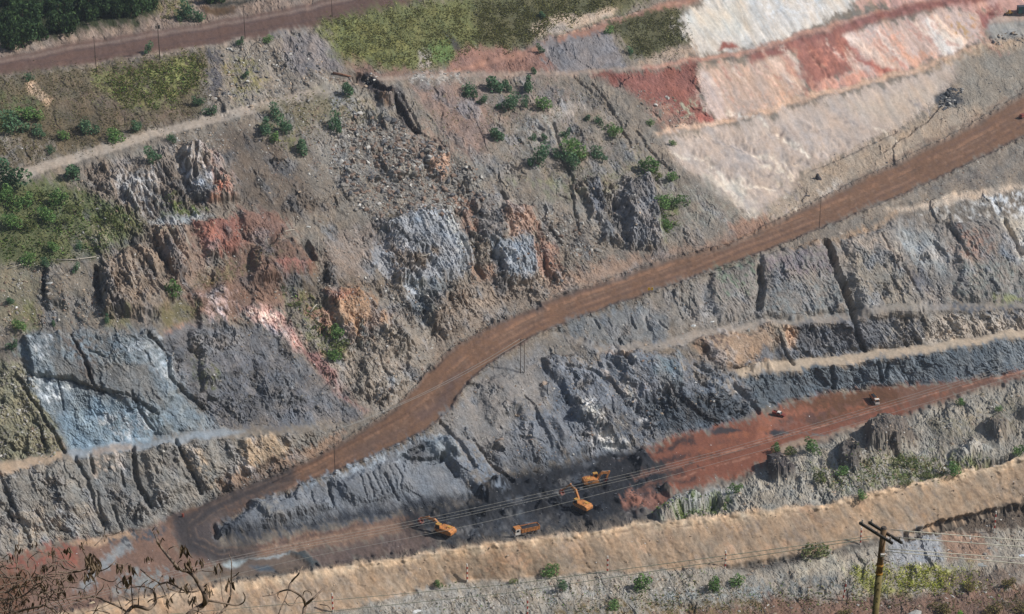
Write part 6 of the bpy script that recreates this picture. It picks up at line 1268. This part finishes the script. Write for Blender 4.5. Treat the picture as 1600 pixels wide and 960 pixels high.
for s_, o_ in ((-1, Vector((-.2,0,-.02))), (1, Vector((.06,.06,-.04)))):
    c0 = Vector((0,0,hgt-.12))+o_; a = c0-dirx*.62; b = c0+dirx*.62; ang = math.atan2(dirx.y, dirx.x)
    arm = MB().box(tuple(c0), (1.3,.05,.075), (0,0,ang)).build('crossarm', M_DK, e)
    for t in (-.55,.55): q = c0+dirx*t; MB().tube([q+Vector((0,0,.04)), q+Vector((0,0,.08)), q+Vector((0,0,.1)), q+Vector((0,0,.14))], [.015,.03,.018,.025], 8).build('insulator', M_IN, arm)
MB().box((0,-.12,hgt-.75), (.1,.08,.07)).build('bracket', M_WH, e); MB().tube([(0,0,hgt),(0,0,hgt+.05)], [.09,.06], 12).build('pole_cap', M_DK, e)
MB().tube([(-.2,.05,hgt-.75),(-.13,-.13,hgt-.8),(.2,-.15,hgt-.95)], .012, 5).build('stay_wire', M_DK, e)
for k, (u0, v0, u1, v1, nm) in enumerate([(1392,828,1900,866,'uppermost'),(1400,840,1900,874,'second from the top'),(1388,858,1900,892,'third from the top'),(1386,862,1900,906,'lowest')]):
    wire('overhead_wire', [range_pt(u0, v0, R0), range_pt(u1, v1, R0*1.02)], .0125, 'pale wire running right from the wooden pole, '+nm, .02, 'wires from the wooden pole', M_WB)
for k, (u0, v0, u1, v1, u2, v2, nm) in enumerate([(1362,838,800,913,-300,1010,'upper'),(1360,842,800,926,-300,1040,'lower')]):
    wire('overhead_wire', [range_pt(u0, v0, R0), range_pt(u1, v1, 70), range_pt(u2, v2, 120)], .010, 'thin greenish wire running left from the wooden pole, %s one' % nm, .0, 'wires from the wooden pole', paint_mat('greenish_wire', (222,222,196), .6, .3, 0, .1))
# ------------------------------------------------------------------ bare tree in the lower left foreground
M_TW = paint_mat('twig_bark', (128,112,98), .9, .15, 0, .7, (70,58,50), 30)
M_DL = paint_mat('dried_leaf', (120,104,86), .9, .1, 0, .8, (62,54,46), 14)
RT = 15.0
def tp(u, v, d=0.0): return range_pt(u, v, RT+d)
BR = [  # (points (u, v), thickness px start, end, depth)
 ([(255,1060),(275,985),(297,959),(317,946),(321,938),(318,925),(310,912),(303,900),(293,893),(282,890),(268,876),(252,856),(246,846),(242,835)], 11, 2.5, 0),
 ([(321,938),(335,940),(352,943),(368,946),(380,942),(383,933),(380,926)], 4, 1.5, .1), ([(343,960),(352,950),(358,938),(361,925),(360,910)], 4, 4, .2), ([(361,908),(362,890),(361,875),(357,866)], 2.5, 1.2, .2), ([(362,905),(370,898),(374,894)], 3, 1.5, .2),
 ([(352,955),(347,930),(345,910),(343,893)], 1.8, 1, .3), ([(468,1000),(474,965),(477,947),(490,935),(505,920)], 7, 3, -.2), ([(477,946),(474,935),(468,930),(460,925),(452,922),(443,923),(435,926)], 4.5, 2.2, -.2), ([(435,926),(425,930),(410,932)], 2.2, 1, -.2),
 ([(452,922),(453,914),(458,906),(466,898),(470,890),(473,885)], 4, 2.2, -.2), ([(430,975),(437,955),(445,938),(450,924)], 2.6, 1.6, -.1), ([(445,939),(451,946),(459,945),(463,936),(470,930)], 2, 1, -.1), ([(473,932),(476,924),(485,925),(487,931)], 1.8, 1, -.2), ([(435,926),(434,932),(437,936)], 2, 1, -.1), ([(500,945),(512,947),(518,955)], 1.8, 1, .2),
 ([(180,990),(197,960),(208,948),(220,949),(232,952),(242,943),(243,933),(240,922),(247,914),(262,910)], 7, 3, .15), ([(240,922),(225,917),(205,918),(190,920),(180,915)], 2.4, 1.2, .1), ([(262,910),(275,916),(290,924),(303,925),(315,920),(324,912)], 3.2, 2.2, .1), ([(254,900),(248,912)], 2.5, 2, .1), ([(220,890),(235,903),(250,913),(258,930)], 2.4, 1.6, .2),
 ([(120,938),(133,934),(150,933),(166,940),(183,947),(196,955)], 3, 3.2, .1), ([(146,960),(153,946),(156,938)], 1.8, 1.4, .1), ([(208,948),(206,930),(205,915)], 2.4, 1.4, .1), ([(216,948),(217,930),(218,920),(224,912),(231,907)], 2.2, 1.2, .1), ([(190,950),(186,940),(184,932)], 1.6, 1, .1),
 ([(92,894),(107,895),(123,893),(140,887)], 2.6, 3.4, 0), ([(155,893),(168,888),(177,880),(180,876)], 2.2, 1.3, 0), ([(150,899),(165,907),(177,909),(184,903)], 2, 1.3, 0), ([(180,880),(190,883),(200,881)], 1.8, 1.2, 0), ([(140,887),(138,875),(130,862),(128,852)], 2, 1.2, 0),
 ([(-40,950),(0,938),(12,937),(22,935),(35,932),(45,925),(55,915),(64,911)], 4, 2, 0), ([(-30,930),(0,926),(12,926),(20,933)], 2.5, 2.4, .1), ([(22,935),(30,922),(36,914)], 2.6, 1.6, .1), ([(82,892),(86,882),(87,872),(84,860)], 2.4, 1.2, 0), ([(117,887),(106,880),(100,872),(95,862),(90,856)], 1.8, 1.1, 0),
 ([(148,853),(156,845),(162,838),(163,830),(162,823)], 1.6, 1, 0), ([(162,837),(176,836),(190,830)], 1.6, .8, 0), ([(26,890),(27,875),(28,862),(30,840)], 2.2, 1.2, .1), ([(0,965),(30,955),(52,950),(70,945),(78,938)], 5, 2.5, -.1), ([(70,946),(84,955),(92,968)], 3, 3, -.1), ([(18,940),(15,955),(20,970)], 4, 4, 0), ([(-10,880),(2,892),(14,905),(20,918)], 2.2, 1.5, 0), ([(4,885),(6,872),(14,866)], 1.6, 1, 0),
 ([(262,866),(264,858),(272,854),(280,852)], 2, 1, 0), ([(296,895),(305,893),(315,892)], 2.2, 1.2, 0), ([(283,890),(278,880),(285,875)], 2, 1.2, 0), ([(315,892),(335,893),(345,885)], 1.6, 1, 0), ([(320,935),(327,925),(326,915)], 2.4, 1.4, 0), ([(262,920),(282,926),(290,925)], 2, 1.4, .2),
]
rr = random.Random(21)
for k in range(120):            # tangled curling twigs at the left
    u, v = rr.uniform(-10, 105), rr.uniform(880, 985); a = rr.uniform(0, 6.28); pts = [(u, v)]; turn = rr.uniform(-.55, .55)
    for j in range(rr.randint(4, 8)):
        a += turn+rr.uniform(-.35, .35); u += math.cos(a)*rr.uniform(5, 10); v += math.sin(a)*rr.uniform(4, 8)-.8; pts.append((u, max(v, 852)))
    BR.append((pts, rr.uniform(1.1, 2.4), .9, rr.uniform(-.5, .5)))
for k in range(26):
    u, v = rr.uniform(105, 330), rr.uniform(925, 985); a = rr.uniform(-2.6, -.5); pts = [(u, v)]; turn = rr.uniform(-.4, .4)
    for j in range(rr.randint(3, 6)): a += turn+rr.uniform(-.3, .3); u += math.cos(a)*rr.uniform(5, 9); v += math.sin(a)*rr.uniform(4, 8); pts.append((u, max(v, 885)))
    BR.append((pts, rr.uniform(1.3, 2.2), .9, rr.uniform(-.3, .3)))
root = tp(262, 1130, .1); foot = Vector((root.x+.35, root.y+.9, hill_z(root.x, root.y+.9)-.3))
e = empty('bare_tree', foot, 0, label='leafless tree with curling twigs and hanging dried leaves in the lower left foreground', cat='tree')
MB().tube([(0,0,0), (root-foot)*.35+Vector((.15,0,0)), (root-foot)*.7, root-foot], [.17,.13,.09,.05], 9).build('trunk', M_TW, e, True)
px_ = RT/F
def smooth(pts):
    q = []
    for i in range(len(pts)-1):
        p0, p1, p2, p3 = pts[max(i-1,0)], pts[i], pts[i+1], pts[min(i+2, len(pts)-1)]
        for j in range(3): t = j/3; q.append(.5*((2*p1)+(p2-p0)*t+(2*p0-5*p1+4*p2-p3)*t*t+(3*p1-p0-3*p2+p3)*t**3))
    return q+[pts[-1]]
limbs, TWIGS = MB(), []
for pts, w0, w1, d in BR:
    pp = [tp(u, v, d+.12*math.sin(i*1.3+u)*(.0 if i == 0 else 1)) for i, (u, v) in enumerate(pts)]
    q = smooth(pp); n = len(q)
    if w0 < 4: TWIGS.append(MB())
    (limbs if w0 >= 4 else TWIGS[-1]).tube([x-foot for x in q], [max(.5, (w0+(w1-w0)*i/(n-1))*.5)*px_ for i in range(n)], 6)
for pts_ in ([tp(275,985), root], [tp(180,990,.15), root+Vector((-.05,.1,0))], [tp(468,1000,-.2), tp(400,1080,-.1), root], [tp(18,965), tp(60,1060), tp(160,1120), root], [tp(343,960,.2), tp(315,990,.2), tp(275,1040), root], [tp(430,975,-.1), tp(400,1080,-.1)], [tp(0,965,-.1), tp(60,1060)], [tp(92,968,-.1), tp(120,1080), root]):
    limbs.tube([x-foot for x in smooth(pts_)], .022, 6)
limbs.build('limb', M_TW, e, True)
for k, tw in enumerate(TWIGS): tw.build('twig', M_TW, e, True)
# dried leaves hanging in clusters: one mesh per shape, every leaf its own part
def leaf_mesh(seed):
    r = random.Random(seed); mb = MB(); L_ = 1.0; n = 5; k = len(mb.v)
    cv = r.uniform(-.5, .5); rows = []
    for i in range(n+1):
        t = i/n; wd = .2*math.sin(math.pi*min(1, t*.92+.06))**.8+.01; x = cv*t*t*.5; fold = .5+.5*r.random()
        rows.append([(x-wd, wd*fold*1.2, -t*L_), (x, 0, -t*L_), (x+wd, wd*fold, -t*L_)])
    for i in range(n):
        for j in range(2): mb.quad(rows[i][j], rows[i][j+1], rows[i+1][j+1], rows[i+1][j])
    me = bpy.data.meshes.new('dried_leaf'); me.from_pydata(mb.v, [], mb.f); me.materials.append(M_DL); return me
LV = [leaf_mesh(s) for s in range(6)]
CL = [(80,858,5,16),(93,878,4,14),(104,858,5,18),(128,848,4,14),(30,852,5,16),(52,846,3,12),(70,885,6,16),(135,872,9,26),(143,868,9,30),(150,880,7,26),(138,895,8,24),(112,898,6,20),(187,884,6,20),(206,886,6,20),(200,902,8,24),(231,872,5,14),(124,926,3,12),(288,855,10,24),(293,875,6,20),(302,884,5,16),(276,880,5,14),(313,875,5,18),(338,882,5,18),(343,888,3,14),(360,906,4,22),(288,916,6,18),(265,905,5,18),(325,918,6,18),(30,895,6,18),(25,915,6,18),(38,935,6,16),(70,915,6,18),(55,900,6,16),(15,870,5,14),(92,905,5,16),(96,920,6,16),(250,843,4,14),(247,828,4,12),(162,838,2,8),(262,935,5,16),(300,935,6,16),(48,945,5,14)]
for (u, v, n, ln) in CL:
    for k in range(int(n*1.5)):
        p = tp(u+rr.uniform(-6, 6), v+rr.uniform(-4, 6), rr.uniform(-.2, .2)); o = bpy.data.objects.new('dried_leaf', LV[rr.randrange(6)]); link(o, e); o.location = p-foot
        s = ln*px_*rr.uniform(.45, .85); o.scale = (s*rr.uniform(.5, .95), s*.7, s); o.rotation_euler = (rr.uniform(-.35, .35), rr.uniform(-.4, .4), rr.uniform(0, 6.28))
# ------------------------------------------------------------------ the air over the pit
M_HZ = bpy.data.materials.new('haze_air'); M_HZ.use_nodes = True; t_ = M_HZ.node_tree; t_.nodes.clear(); o_ = t_.nodes.new('ShaderNodeOutputMaterial'); pv_ = t_.nodes.new('ShaderNodeVolumePrincipled')
pv_.inputs['Color'].default_value = (.78, .87, 1.0, 1); pv_.inputs['Density'].default_value = .00006; pv_.inputs['Anisotropy'].default_value = .2; t_.links.new(pv_.outputs[0], o_.inputs['Volume'])
x0, x1 = float(PW[...,0].min())-40, float(PW[...,0].max())+40; y1 = float(PW[...,1].max())+40; z0 = min(float(PW[...,2].min()), -8)-4
hb = MB().box(((min(x0,-460)+max(x1,460))/2, (-100+y1)/2, (z0+365)/2), (max(x1,460)-min(x0,-460), y1+100, 365-z0)).build('haze', M_HZ); tag(hb, kind='stuff')
